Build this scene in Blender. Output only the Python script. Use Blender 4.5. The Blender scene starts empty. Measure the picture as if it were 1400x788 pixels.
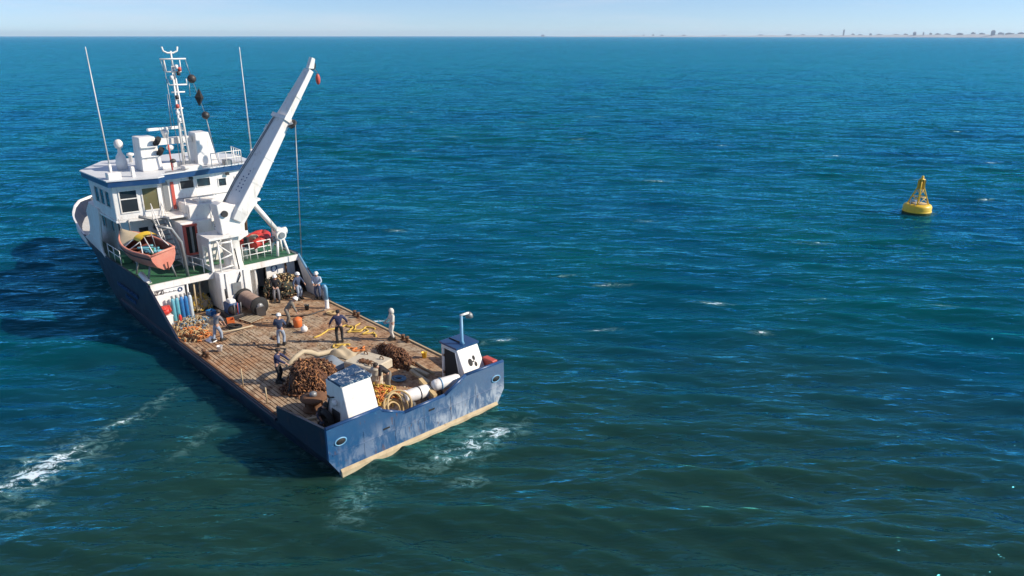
import bpy, math, random
import numpy as np
from mathutils import Vector, Matrix
R = math.radians
random.seed(7)
rng = np.random.default_rng(11)

# ------------------------------------------------------------------ camera, sky, sun, exposure
scn = bpy.context.scene
cam_d = bpy.data.cameras.new('camera')
cam_d.sensor_width = 36.0
cam_d.lens = 36.0 * 1000.0 / 1400.0
cam_d.clip_start = 0.1
cam_d.clip_end = 80000.0
cam = bpy.data.objects.new('camera', cam_d)
scn.collection.objects.link(cam)
CAM_H = 17.0
cam.location = (0, 0, CAM_H)
cam.rotation_euler = (R(90 - 19.034), 0, 0)
scn.camera = cam

SUN_EL = 33.0
SUN_AZ = 93.0            # degrees clockwise from the viewing direction (+Y)
sun_vec = Vector((math.sin(R(SUN_AZ)) * math.cos(R(SUN_EL)), math.cos(R(SUN_AZ)) * math.cos(R(SUN_EL)), math.sin(R(SUN_EL))))
world = bpy.data.worlds.new('World')
scn.world = world
world.use_nodes = True
wn = world.node_tree.nodes
wl = world.node_tree.links
wn.clear()
w_out = wn.new('ShaderNodeOutputWorld')
w_bg = wn.new('ShaderNodeBackground')
w_sky = wn.new('ShaderNodeTexSky')
w_sky.sky_type = 'NISHITA'
w_sky.sun_disc = False
w_sky.sun_elevation = R(SUN_EL)
w_sky.sun_rotation = R(SUN_AZ)
w_sky.altitude = 1500.0
w_sky.air_density = 0.8
w_sky.dust_density = 0.0
w_sky.ozone_density = 8.0
w_bg.inputs['Strength'].default_value = 0.11
# thin high cirrus, everywhere on the dome
w_tc = wn.new('ShaderNodeTexCoord')
w_map = wn.new('ShaderNodeMapping')
w_map.inputs['Scale'].default_value = (1.0, 2.2, 9.0)
w_noise = wn.new('ShaderNodeTexNoise')
w_noise.inputs['Scale'].default_value = 3.2
w_noise.inputs['Detail'].default_value = 6.0
w_noise.inputs['Roughness'].default_value = 0.6
w_ramp = wn.new('ShaderNodeMapRange')
w_ramp.inputs['From Min'].default_value = 0.48
w_ramp.inputs['From Max'].default_value = 0.8
w_ramp.inputs['To Min'].default_value = 0.12
w_ramp.inputs['To Max'].default_value = 0.45
w_mix = wn.new('ShaderNodeMixRGB')
w_mix.inputs['Color2'].default_value = (6.2, 6.2, 6.8, 1)
wl.new(w_tc.outputs['Generated'], w_map.inputs['Vector'])
wl.new(w_map.outputs['Vector'], w_noise.inputs['Vector'])
wl.new(w_noise.outputs['Fac'], w_ramp.inputs['Value'])
wl.new(w_ramp.outputs['Result'], w_mix.inputs['Fac'])
wl.new(w_sky.outputs['Color'], w_mix.inputs['Color1'])
wl.new(w_mix.outputs['Color'], w_bg.inputs['Color'])
wl.new(w_bg.outputs['Background'], w_out.inputs['Surface'])

sun_d = bpy.data.lights.new('sun', 'SUN')
sun_d.energy = 5.0
sun_d.angle = R(0.53)
sun_d.color = (1.0, 0.90, 0.76)
sun = bpy.data.objects.new('sun', sun_d)
scn.collection.objects.link(sun)
sun.location = (60, -10, 60)
sun.rotation_euler = (-sun_vec).to_track_quat('-Z', 'Y').to_euler()

scn.view_settings.view_transform = 'Standard'
scn.view_settings.look = 'None'
scn.view_settings.exposure = 0.28
scn.view_settings.gamma = 1.0
scn.view_settings.use_curve_mapping = False
scn.render.engine = 'CYCLES'
scn.cycles.use_denoising = True
scn.cycles.max_bounces = 8
scn.cycles.volume_bounces = 1
scn.cycles.sample_clamp_direct = 2.5
scn.cycles.sample_clamp_indirect = 5.0

# ------------------------------------------------------------------ helpers
COL = scn.collection
TH = R(133.3)                         # ship heading: local +x is forward, +y is port
SHIP_O = Vector((-3.8968, 28.8283, 0.0))
SHIP_M = Matrix.Translation(SHIP_O) @ Matrix.Rotation(TH, 4, 'Z')


def tag(o, label=None, cat=None, group=None, kind=None):
    if label: o['label'] = label
    if cat: o['category'] = cat
    if group: o['group'] = group
    if kind: o['kind'] = kind
    return o


def empty(name, loc=(0, 0, 0), rz=0.0, parent=None):
    o = bpy.data.objects.new(name, None)
    o.empty_display_size = 0.2
    COL.objects.link(o)
    o.location = loc
    o.rotation_euler = (0, 0, rz)
    if parent: o.parent = parent
    return o


def on_ship(o, x, y, z, rz=0.0):
    """place a top-level thing by ship coordinates"""
    o.location = SHIP_M @ Vector((x, y, z))
    o.rotation_euler = (0, 0, TH + rz)
    return o


class MB:
    """collects shapes, builds ONE mesh object"""
    def __init__(s):
        s.v = []; s.f = []; s.m = []; s.sm = []

    def add(s, vs, fs, mi=0, smooth=False, M=None):
        n = len(s.v)
        for p in vs:
            p = Vector(p)
            if M is not None: p = M @ p
            s.v.append((p.x, p.y, p.z))
        for f in fs:
            s.f.append(tuple(i + n for i in f)); s.m.append(mi); s.sm.append(smooth)
        return s

    def box(s, lo, hi, mi=0, M=None):
        x0, y0, z0 = lo; x1, y1, z1 = hi
        vs = [(x0, y0, z0), (x1, y0, z0), (x1, y1, z0), (x0, y1, z0), (x0, y0, z1), (x1, y0, z1), (x1, y1, z1), (x0, y1, z1)]
        fs = [(3, 2, 1, 0), (4, 5, 6, 7), (0, 1, 5, 4), (1, 2, 6, 5), (2, 3, 7, 6), (3, 0, 4, 7)]
        return s.add(vs, fs, mi, False, M)

    def bevbox(s, lo, hi, b=0.03, mi=0, M=None):
        """box with chamfered vertical edges and top rim"""
        x0, y0, z0 = lo; x1, y1, z1 = hi
        def ring(i, z):
            return [(x0 + i + b, y0 + i, z), (x1 - i - b, y0 + i, z), (x1 - i, y0 + i + b, z), (x1 - i, y1 - i - b, z),
                    (x1 - i - b, y1 - i, z), (x0 + i + b, y1 - i, z), (x0 + i, y1 - i - b, z), (x0 + i, y0 + i + b, z)]
        return s.loft([ring(0, z0), ring(0, z1 - b), ring(b, z1)], mi=mi, M=M)

    def loft(s, rings, closed=True, cap=True, mi=0, smooth=False, M=None):
        n = len(rings[0]); vs = [p for r in rings for p in r]; fs = []
        for i in range(len(rings) - 1):
            for j in range(n if closed else n - 1):
                k = (j + 1) % n
                fs.append((i * n + j, i * n + k, (i + 1) * n + k, (i + 1) * n + j))
        s.add(vs, fs, mi, smooth, M)
        if cap and closed:
            b = len(s.v) - len(vs)
            s.f.append(tuple(b + j for j in reversed(range(n)))); s.m.append(mi); s.sm.append(False)
            b2 = b + (len(rings) - 1) * n
            s.f.append(tuple(b2 + j for j in range(n))); s.m.append(mi); s.sm.append(False)
        return s

    def prism(s, poly, z0, z1, mi=0, M=None):
        return s.loft([[(x, y, z0) for x, y in poly], [(x, y, z1) for x, y in poly]], mi=mi, M=M)

    def tube(s, pts, r, n=8, mi=0, smooth=True, M=None, cap=True):
        """tube along a polyline; r one radius or a list"""
        pts = [Vector(p) for p in pts]
        rs = r if isinstance(r, (list, tuple)) else [r] * len(pts)
        rings = []; up = None
        for i, p in enumerate(pts):
            a = pts[max(i - 1, 0)]; b = pts[min(i + 1, len(pts) - 1)]
            d = (b - a)
            if d.length < 1e-9: d = Vector((0, 0, 1))
            d.normalize()
            if up is None:
                up = Vector((0, 0, 1)) if abs(d.z) < 0.9 else Vector((1, 0, 0))
            u = d.cross(up)
            if u.length < 1e-6: u = d.cross(Vector((0.3, 1, 0.2)))
            u.normalize(); w = u.cross(d).normalized(); up = w
            rings.append([p + (u * math.cos(2 * math.pi * k / n) + w * math.sin(2 * math.pi * k / n)) * rs[i] for k in range(n)])
        return s.loft(rings, cap=cap, mi=mi, smooth=smooth, M=M)

    def lathe(s, prof, n=16, mi=0, smooth=True, M=None):
        """profile (r, z) turned about z"""
        rings = [[(r * math.cos(2 * math.pi * k / n), r * math.sin(2 * math.pi * k / n), z) for k in range(n)] for r, z in prof]
        return s.loft(rings, mi=mi, smooth=smooth, M=M)

    def ball(s, c, rad, n=12, m=8, mi=0, M=None):
        rx, ry, rz = rad if isinstance(rad, (list, tuple)) else (rad,) * 3
        rings = []
        for i in range(m + 1):
            t = math.pi * (0.02 + 0.96 * i / m)
            rings.append([(c[0] + rx * math.sin(t) * math.cos(2 * math.pi * k / n), c[1] + ry * math.sin(t) * math.sin(2 * math.pi * k / n), c[2] - rz * math.cos(t)) for k in range(n)])
        return s.loft(rings, mi=mi, smooth=True, M=M)

    def torus(s, c, r1, r2, n=24, k=8, mi=0, M=None):
        vs = []; fs = []
        for i in range(n):
            a = 2 * math.pi * i / n
            for j in range(k):
                b = 2 * math.pi * j / k
                q = r1 + r2 * math.cos(b)
                vs.append((c[0] + q * math.cos(a), c[1] + q * math.sin(a), c[2] + r2 * math.sin(b)))
        for i in range(n):
            for j in range(k):
                fs.append((i * k + j, ((i + 1) % n) * k + j, ((i + 1) % n) * k + (j + 1) % k, i * k + (j + 1) % k))
        return s.add(vs, fs, mi, True, M)

    def mesh(s, name, mats):
        me = bpy.data.meshes.new(name)
        me.from_pydata(s.v, [], s.f)
        for m in (mats if isinstance(mats, (list, tuple)) else [mats]): me.materials.append(m)
        me.polygons.foreach_set('material_index', s.m)
        me.polygons.foreach_set('use_smooth', s.sm)
        me.update()
        return me

    def build(s, name, mats, parent=None, loc=(0, 0, 0), rz=0.0, bev=0.0):
        o = bpy.data.objects.new(name, s.mesh(name, mats))
        if bev:
            md = o.modifiers.new('Bevel', 'BEVEL'); md.width = bev; md.segments = 2; md.limit_method = 'ANGLE'; md.angle_limit = R(35)
        COL.objects.link(o)
        o.location = loc; o.rotation_euler = (0, 0, rz)
        if parent: o.parent = parent
        return o


def link_mesh(name, me, parent=None, loc=(0, 0, 0), rot=(0, 0, 0)):
    o = bpy.data.objects.new(name, me); COL.objects.link(o)
    o.location = loc; o.rotation_euler = rot
    if parent: o.parent = parent
    return o


# ------------------------------------------------------------------ materials
def new_mat(name):
    m = bpy.data.materials.new(name); m.use_nodes = True
    nt = m.node_tree; nt.nodes.clear()
    out = nt.nodes.new('ShaderNodeOutputMaterial')
    b = nt.nodes.new('ShaderNodeBsdfPrincipled')
    nt.links.new(b.outputs['BSDF'], out.inputs['Surface'])
    return m, nt, b


def noise(nt, scale=5.0, detail=4.0, rough=0.6, stretch=(1, 1, 1), coord='Object', dist=0.0):
    tc = nt.nodes.new('ShaderNodeTexCoord'); mp = nt.nodes.new('ShaderNodeMapping')
    mp.inputs['Scale'].default_value = stretch
    nz = nt.nodes.new('ShaderNodeTexNoise')
    nz.inputs['Scale'].default_value = scale; nz.inputs['Detail'].default_value = detail
    nz.inputs['Roughness'].default_value = rough; nz.inputs['Distortion'].default_value = dist
    nt.links.new(tc.outputs[coord], mp.inputs['Vector']); nt.links.new(mp.outputs['Vector'], nz.inputs['Vector'])
    return nz.outputs['Fac']


def rng_map(nt, val, a, b, c=0.0, d=1.0):
    n = nt.nodes.new('ShaderNodeMapRange')
    n.inputs['From Min'].default_value = a; n.inputs['From Max'].default_value = b
    n.inputs['To Min'].default_value = c; n.inputs['To Max'].default_value = d
    nt.links.new(val, n.inputs['Value'])
    return n.outputs['Result']


def mixc(nt, fac, a, b, mode='MIX'):
    n = nt.nodes.new('ShaderNodeMixRGB'); n.blend_type = mode
    for key, v in (('Fac', fac), ('Color1', a), ('Color2', b)):
        if hasattr(v, 'is_linked'): nt.links.new(v, n.inputs[key])
        elif isinstance(v, (int, float)): n.inputs[key].default_value = v
        else: n.inputs[key].default_value = (*v, 1)
    return n.outputs['Color']


def mathn(nt, op, a, b=0.0):
    n = nt.nodes.new('ShaderNodeMath'); n.operation = op
    for i, v in enumerate((a, b)):
        if hasattr(v, 'is_linked'): nt.links.new(v, n.inputs[i])
        else: n.inputs[i].default_value = v
    return n.outputs[0]


def bump(nt, b, h, strength=0.4, dist=0.02):
    n = nt.nodes.new('ShaderNodeBump'); n.inputs['Strength'].default_value = strength; n.inputs['Distance'].default_value = dist
    nt.links.new(h, n.inputs['Height']); nt.links.new(n.outputs['Normal'], b.inputs['Normal'])


def paint(name, col, rough=0.45, metal=0.0, dirt=0.25, dirt_col=(0.12, 0.09, 0.07), rust=0.0, streak=0.0,
          streak_col=(0.55, 0.53, 0.5), scale=2.0, rnd=0.0, bumps=0.15):
    """painted or plain surface with blotchy wear, vertical streaks and rust spots"""
    m, nt, b = new_mat(name)
    c = nt.nodes.new('ShaderNodeRGB'); c.outputs[0].default_value = (*col, 1); c = c.outputs[0]
    if rnd:
        oi = nt.nodes.new('ShaderNodeObjectInfo')
        c = mixc(nt, 1.0, c, mixc(nt, oi.outputs['Random'], (1 - rnd,) * 3, (1 + rnd,) * 3), 'MULTIPLY')
    f1 = noise(nt, scale, 6, 0.65)
    c = mixc(nt, rng_map(nt, f1, 0.45, 0.8, 0, dirt), c, dirt_col)
    f3 = noise(nt, scale * 6, 3, 0.6)
    c = mixc(nt, rng_map(nt, f3, 0.35, 0.75, 0, dirt * 0.4), c, tuple(0.6 * x for x in col))
    if streak:
        f2 = noise(nt, 3.0, 5, 0.6, (1.3, 1.3, 0.16))
        f4 = noise(nt, 0.5, 3, 0.6)
        fm = mathn(nt, 'MULTIPLY', rng_map(nt, f2, 0.47, 0.68), rng_map(nt, f4, 0.38, 0.62))
        c = mixc(nt, mathn(nt, 'MULTIPLY', fm, streak), c, streak_col)
    if rust:
        f5 = noise(nt, 2.6, 6, 0.7, (1.2, 1.2, 0.35))
        c = mixc(nt, rng_map(nt, f5, 0.56, 0.68, 0, rust), c, (0.17, 0.065, 0.028))
    nt.links.new(c, b.inputs['Base Color'])
    nt.links.new(rng_map(nt, f1, 0.3, 0.8, rough * 0.85, min(1, rough * 1.35)), b.inputs['Roughness'])
    b.inputs['Metallic'].default_value = metal
    if bumps: bump(nt, b, f3, bumps, 0.01)
    return m


def glass(name, col=(0.015, 0.02, 0.025)):
    m, nt, b = new_mat(name)
    f = noise(nt, 1.1, 2)
    nt.links.new(mixc(nt, f, col, tuple(x * 2.2 for x in col)), b.inputs['Base Color'])
    b.inputs['Roughness'].default_value = 0.06
    return m

# ------------------------------------------------------------------ the sea
def build_sea():
    # rows and columns get coarser with distance, waves are faded out where the mesh cannot carry them
    half = R(50)
    a_dense = np.linspace(-half, half, 1250)
    a_rest = np.linspace(half, 2 * math.pi - half, 62)[1:-1]
    ang = np.concatenate([a_dense, a_rest])
    dth = np.concatenate([np.full(1250, a_dense[1] - a_dense[0]), np.full(60, a_rest[1] - a_rest[0])])
    rad = [5.0]
    while rad[-1] < 26000:
        r = rad[-1]
        if r < 17: g = 0.6
        elif r < 24: g = 0.12
        elif r < 420: g = max(0.12, 0.0056 * r)
        else: g = 0.0056 * r * (r / 420.0) ** 0.8
        rad.append(r + g)
    rad = np.array(rad)
    nr, na = len(rad), len(ang)
    A, Rr = np.meshgrid(ang, rad)
    X = (Rr * np.sin(A)).ravel(); Y = (Rr * np.cos(A)).ravel()
    dr = np.gradient(rad)
    spacing = np.maximum(np.repeat(dr, na), (np.outer(rad, dth)).ravel()).astype(np.float32)
    Z = np.zeros_like(X); DX = np.zeros_like(X); UN = np.zeros_like(X); DY = np.zeros_like(X); J = np.zeros_like(X)
    # patches of stronger and weaker wind
    gust = 1.0 + 0.22 * np.sin(X * 0.021 + Y * 0.043 + 1.3) + 0.18 * np.sin(X * 0.055 - Y * 0.031 + 0.4) + 0.12 * np.sin(X * 0.11 + Y * 0.083)
    # the lee and wash of the hull calm the near water
    sx, sy = SHIP_O.x, SHIP_O.y
    ux = (X - sx) * math.cos(TH) + (Y - sy) * math.sin(TH)
    uy = -(X - sx) * math.sin(TH) + (Y - sy) * math.cos(TH)
    lee = np.exp(-((uy - 8) / 9.0) ** 2 - ((ux - 4) / 14.0) ** 2)
    amp = gust * (1 - 0.35 * lee)
    N = 110
    lam = np.exp(rng.uniform(math.log(0.6), math.log(8.0), N))
    th = np.radians(-97 + rng.normal(0, 16, N))
    ph = rng.uniform(0, 2 * math.pi, N)
    for l, t, p in zip(lam, th, ph):
        k = 2 * math.pi / l
        slope = 0.033 * (0.5 if l > 4.5 else 1.0)
        a = slope / k
        w = np.clip((l / spacing - 2.2) / 3.0, 0, 1) * amp
        UN += (1 - np.clip((l / spacing - 2.2) / 3.0, 0, 1)) / N
        kx, ky = math.cos(t) * k, math.sin(t) * k
        ph_ = kx * X + ky * Y + p
        s, c = np.sin(ph_), np.cos(ph_)
        wa = w * a
        Z += wa * c
        DX -= wa * math.cos(t) * s; DY -= wa * math.sin(t) * s
        J += wa * k * c
    XX = X + 0.95 * DX; YY = Y + 0.95 * DY
    co = np.stack([XX, YY, Z], 1).astype(np.float32)
    # foam: steep crests plus the ship's wash, with the stern's reflection painted in as pale blobs
    crest = np.clip((J - 0.60) / 0.25, 0, 1) * np.clip((400 - np.hypot(X, Y)) / 200, 0, 1) * np.clip((np.hypot(X, Y) - 38) / 15, 0, 1)
    def blob(cx, cy, a, b, rot):
        c_, s_ = math.cos(R(rot)), math.sin(R(rot))
        px = (X - cx) * c_ + (Y - cy) * s_; py = -(X - cx) * s_ + (Y - cy) * c_
        return np.exp(-(px / a) ** 2 - (py / b) ** 2)
    wash_refl = np.zeros_like(X)
    for b in WASH_REFL: wash_refl = np.maximum(wash_refl, b[5] * blob(*b[:5]))
    # slop along the waterline
    hbw = np.interp(ux, [0, 3, 6, 24, 28, 32, 36, 40, 43, 44.6], [4.28, 4.5, 4.66, 4.66, 4.45, 3.8, 2.75, 1.5, 0.5, 0.03])
    dist = np.where((ux > 0) & (ux < 45), np.abs(uy) - hbw, np.hypot(np.maximum(-ux, 0), np.maximum(np.abs(uy) - 4.3, 0)))
    wash_refl = np.maximum(wash_refl, 0.52 * np.exp(-(np.maximum(dist, 0) / 0.4) ** 2) * (ux < 46) * (ux > -1.5))
    db = np.hypot(X - 41.26, Y - 73.07)
    wash_refl = np.maximum(wash_refl, 0.6 * np.exp(-((db - 1.4) / 0.5) ** 2))
    foam = crest.astype(np.float32)
    near_tint = np.clip(1.15 * np.exp(-((X - 2) / 30.0) ** 2 - ((Y - 15) / 20.0) ** 2), 0, 1)  # foreground mask for the painted falloff of sky reflection
    idx = np.arange(nr * na).reshape(nr, na)
    q0 = idx[:-1, :]; q1 = np.roll(idx, -1, axis=1)[:-1, :]; q2 = np.roll(idx, -1, axis=1)[1:, :]; q3 = idx[1:, :]
    quads = np.stack([q0, q1, q2, q3], -1).reshape(-1, 4)
    me = bpy.data.meshes.new('sea')
    nv = len(co) + 1
    co = np.concatenate([co, np.array([[0, 0, 0]], np.float32)])
    fan = np.stack([np.full(na, nv - 1), idx[0], np.roll(idx[0], -1)], -1)
    loops = np.concatenate([quads.ravel(), fan[:, [0, 2, 1]].ravel()]).astype(np.int32)
    starts = np.concatenate([np.arange(len(quads)) * 4, len(quads) * 4 + np.arange(na) * 3]).astype(np.int32)
    tot = np.concatenate([np.full(len(quads), 4), np.full(na, 3)]).astype(np.int32)
    me.vertices.add(nv); me.vertices.foreach_set('co', co.ravel())
    me.loops.add(len(loops)); me.loops.foreach_set('vertex_index', loops)
    me.polygons.add(len(starts)); me.polygons.foreach_set('loop_start', starts); me.polygons.foreach_set('loop_total', tot)
    me.polygons.foreach_set('use_smooth', np.ones(len(starts), bool))
    me.update(calc_edges=True)
    for nm, arr in (('crest', foam), ('wash_refl', wash_refl.astype(np.float32)), ('unresolved', UN.astype(np.float32)), ('near_tint', near_tint.astype(np.float32))):
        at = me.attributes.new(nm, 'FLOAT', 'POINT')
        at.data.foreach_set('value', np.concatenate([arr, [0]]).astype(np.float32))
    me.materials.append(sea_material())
    o = bpy.data.objects.new('sea', me); COL.objects.link(o)
    tag(o, 'choppy blue green sea reaching to the horizon', 'sea', kind='structure')
    return o


def sea_material():
    m, nt, b = new_mat('sea_water')
    N, L = nt.nodes, nt.links
    # mask of foam and of the painted stern reflection
    at = N.new('ShaderNodeAttribute'); at.attribute_name = 'crest'
    aw = N.new('ShaderNodeAttribute'); aw.attribute_name = 'wash_refl'
    n1 = noise(nt, 1.5, 7, 0.74, (1, 1.5, 1), dist=1.0)
    n2 = noise(nt, 0.28, 3, 0.6)
    f1 = mathn(nt, 'MULTIPLY', at.outputs['Fac'], rng_map(nt, n1, 0.52, 0.64))
    f1 = mathn(nt, 'MULTIPLY', f1, rng_map(nt, n2, 0.5, 0.62))
    thr = mathn(nt, 'SUBTRACT', mathn(nt, 'ADD', n1, mathn(nt, 'MULTIPLY', aw.outputs['Fac'], 0.42)), 0.88)
    f2 = rng_map(nt, thr, 0.0, 0.10)
    foam = mathn(nt, 'MAXIMUM', f1, f2)  # crests and wash, plus the painted pale reflection of the stern
    # aerated paler water round the wash, also painting in the stern's reflection
    aer_refl = rng_map(nt, mathn(nt, 'MULTIPLY', aw.outputs['Fac'], rng_map(nt, n1, 0.42, 0.66)), 0.08, 0.6, 0, 0.65)
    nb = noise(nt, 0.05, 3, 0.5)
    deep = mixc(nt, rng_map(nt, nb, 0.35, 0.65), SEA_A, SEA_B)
    # near water painted greener: weaker sky reflection there put into the base colour
    atb = N.new('ShaderNodeAttribute'); atb.attribute_name = 'near_tint'
    near_tint = rng_map(nt, mathn(nt, 'ADD', atb.outputs['Fac'], mathn(nt, 'MULTIPLY', mathn(nt, 'SUBTRACT', noise(nt, 0.09, 4, 0.6), 0.5), 0.7)), 0.1, 0.8)
    deep = mixc(nt, near_tint, deep, SEA_NEAR_TINT)
    col = mixc(nt, aer_refl, deep, (0.15, 0.31, 0.30))
    col = mixc(nt, foam, col, (0.66, 0.80, 0.88))
    L.new(col, b.inputs['Base Color'])
    b.inputs['Roughness'].default_value = 0.9
    b.inputs['Specular IOR Level'].default_value = 0.0
    # light wanders a metre or two inside the cloudy water
    b.inputs['Subsurface Weight'].default_value = SSS
    b.inputs['Subsurface Radius'].default_value = (0.5, 1.0, 1.2)
    b.inputs['Subsurface Scale'].default_value = 3.0
    gl = N.new('ShaderNodeBsdfGlossy'); gl.inputs['Color'].default_value = SEA_TINT
    # waves too small for the far mesh act as roughness
    au = N.new('ShaderNodeAttribute'); au.attribute_name = 'unresolved'
    ro = rng_map(nt, au.outputs['Fac'], 0.35, 1.0, 0.115, 0.085)
    L.new(mathn(nt, 'MAXIMUM', ro, rng_map(nt, foam, 0, 1, 0.0, 0.7)), gl.inputs['Roughness'])
    fr = N.new('ShaderNodeFresnel'); fr.inputs['IOR'].default_value = 1.42
    mx = N.new('ShaderNodeMixShader')
    L.new(mathn(nt, 'MULTIPLY', fr.outputs['Fac'], rng_map(nt, foam, 0, 1, 1.0, 0.15)), mx.inputs['Fac'])
    L.new(b.outputs['BSDF'], mx.inputs[1]); L.new(gl.outputs['BSDF'], mx.inputs[2])
    outn = [n for n in N if n.type == 'OUTPUT_MATERIAL'][0]
    L.new(mx.outputs['Shader'], outn.inputs['Surface'])
    # ripples too small for the mesh
    h1 = noise(nt, 1.6, 3, 0.5, (0.34, 1.0, 1.0), dist=0.15)
    h2 = noise(nt, 4.8, 2, 0.5, (0.36, 1.0, 1.0), dist=0.1)
    h3 = noise(nt, 0.34, 2, 0.5, (0.6, 1.0, 1.0), dist=0.3)
    h = mathn(nt, 'ADD', mathn(nt, 'MULTIPLY', h1, 0.44), mathn(nt, 'MULTIPLY', h2, 0.055))
    h = mathn(nt, 'ADD', h, mathn(nt, 'MULTIPLY', h3, rng_map(nt, au.outputs['Fac'], 0.05, 0.5, 0.66, 1.25)))
    h4 = noise(nt, 0.085, 3, 0.55, (0.85, 1.0, 1.0), dist=0.4)
    h5 = noise(nt, 0.022, 3, 0.6, (0.85, 1.0, 1.0), dist=0.4)
    far = rng_map(nt, au.outputs['Fac'], 0.15, 0.7)
    h = mathn(nt, 'ADD', h, mathn(nt, 'MULTIPLY', mathn(nt, 'MULTIPLY', h5, 9.0), far))
    h = mathn(nt, 'ADD', h, mathn(nt, 'MULTIPLY', mathn(nt, 'MULTIPLY', h4, 3.8), far))
    bn = N.new('ShaderNodeBump'); bn.inputs['Strength'].default_value = 0.9; bn.inputs['Distance'].default_value = 1.0
    L.new(h, bn.inputs['Height']); L.new(bn.outputs['Normal'], gl.inputs['Normal']); L.new(bn.outputs['Normal'], fr.inputs['Normal'])
    return m


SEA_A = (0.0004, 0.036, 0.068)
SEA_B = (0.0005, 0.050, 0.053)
SEA_TINT = (0.15, 0.77, 1.05, 1)
SSS = 0.85
SEA_NEAR_TINT = (0.010, 0.037, 0.026)  # green of the near water, standing in for less reflected sky
# patches of wash and of painted stern reflection: x, y, half length, half width, turn, strength
WASH_REFL = [(-19.5, 26.3, 3.0, 1.5, 65, 1.05), (-20.6, 24.6, 1.6, 1.2, 65, 1.0), (-17.9, 30.4, 1.9, 0.5, 58, 0.85), (-18.2, 23.5, 0.9, 0.4, 50, 0.9), (-17.3, 32.6, 1.4, 0.45, 68, 0.75),
        (-14.0, 28.6, 2.6, 0.5, 75, 0.42), (-2.0, 27.9, 3.0, 1.1, 41, 0.92), (-0.6, 29.2, 1.6, 1.0, 41, 1.0), (-1.8, 25.4, 1.0, 0.5, 20, 0.8), (-5.9, 24.2, 2.0, 0.9, 80, 0.72),  # at the stern: turbulence plus the painted pale reflection of transom and housings
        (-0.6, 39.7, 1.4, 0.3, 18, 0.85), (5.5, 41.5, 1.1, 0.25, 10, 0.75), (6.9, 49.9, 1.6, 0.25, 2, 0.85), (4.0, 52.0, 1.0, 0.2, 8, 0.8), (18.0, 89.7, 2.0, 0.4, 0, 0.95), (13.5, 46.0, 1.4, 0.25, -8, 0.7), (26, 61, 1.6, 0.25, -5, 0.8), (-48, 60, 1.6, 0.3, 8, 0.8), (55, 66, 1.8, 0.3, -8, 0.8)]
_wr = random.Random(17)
WASH_REFL = [w if i < 10 else w[:5] + (1.1,) for i, w in enumerate(WASH_REFL)]
for _k in range(26):
    _d = _wr.uniform(42, 190); _a = R(_wr.uniform(-28, 36))
    WASH_REFL.append((_d * math.sin(_a), _d * math.cos(_a), _wr.uniform(0.5, 1.1) * (0.7 + _d / 120), _wr.uniform(0.15, 0.3) * (0.7 + _d / 90), _wr.uniform(-14, 14), _wr.uniform(0.95, 1.2)))
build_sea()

# ------------------------------------------------------------------ ship materials
M_white = paint('white_paint', (0.80, 0.79, 0.77), 0.4, dirt=0.22, dirt_col=(0.42, 0.36, 0.30), rust=0.35, streak=0.25, streak_col=(0.5, 0.42, 0.34), scale=0.9)
M_white_clean = paint('white_paint_clean', (0.80, 0.78, 0.75), 0.38, dirt=0.22, dirt_col=(0.5, 0.43, 0.36), rust=0.3, streak=0.35, streak_col=(0.50, 0.36, 0.24), scale=1.2)
M_navy = paint('navy_hull_paint', (0.005, 0.013, 0.034), 0.45, dirt=0.4, dirt_col=(0.02, 0.03, 0.05), rust=0.25, streak=0.0, scale=0.7)
M_transom = paint('worn_blue_paint', (0.018, 0.085, 0.245), 0.35, dirt=0.35, dirt_col=(0.10, 0.17, 0.30), rust=0.3, streak=0.9, streak_col=(0.62, 0.64, 0.66), scale=0.9)
def worn_transom():
    m, nt, b = new_mat('worn_blue_transom')
    n1 = noise(nt, 0.35, 4, 0.6); n2 = noise(nt, 1.6, 7, 0.72, (1, 1, 0.55), dist=0.6); n3 = noise(nt, 2.2, 5, 0.65, (1.6, 1.6, 0.3)); n4 = noise(nt, 9, 4, 0.7)
    tc = nt.nodes.new('ShaderNodeTexCoord'); sp = nt.nodes.new('ShaderNodeSeparateXYZ'); nt.links.new(tc.outputs['Object'], sp.inputs[0])
    stb = rng_map(nt, mathn(nt, 'ADD', mathn(nt, 'MULTIPLY', sp.outputs['Y'], -0.12), mathn(nt, 'MULTIPLY', mathn(nt, 'SUBTRACT', n1, 0.5), 1.6)), -0.3, 0.5)
    c = mixc(nt, stb, (0.015, 0.075, 0.19), (0.10, 0.145, 0.235))          # repainted to port, chalky to starboard
    c = mixc(nt, rng_map(nt, n4, 0.4, 0.75, 0, 0.35), c, (0.03, 0.07, 0.15))
    low = rng_map(nt, sp.outputs['Z'], 1.75, 0.7)
    chalk = mathn(nt, 'MULTIPLY', mathn(nt, 'MULTIPLY', rng_map(nt, n2, 0.44, 0.56), rng_map(nt, n3, 0.36, 0.52)), mathn(nt, 'MULTIPLY', low, rng_map(nt, stb, 0, 1, 0.3, 1)))
    c = mixc(nt, mathn(nt, 'MULTIPLY', chalk, 0.8), c, (0.52, 0.54, 0.58))
    n5 = noise(nt, 3.2, 6, 0.72, (1.4, 1.4, 0.5))
    c = mixc(nt, rng_map(nt, n5, 0.6, 0.68, 0, 0.7), c, (0.14, 0.06, 0.03))
    nt.links.new(c, b.inputs['Base Color']); b.inputs['Roughness'].default_value = 0.42
    bump(nt, b, n2, 0.25, 0.03)
    return m


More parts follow.
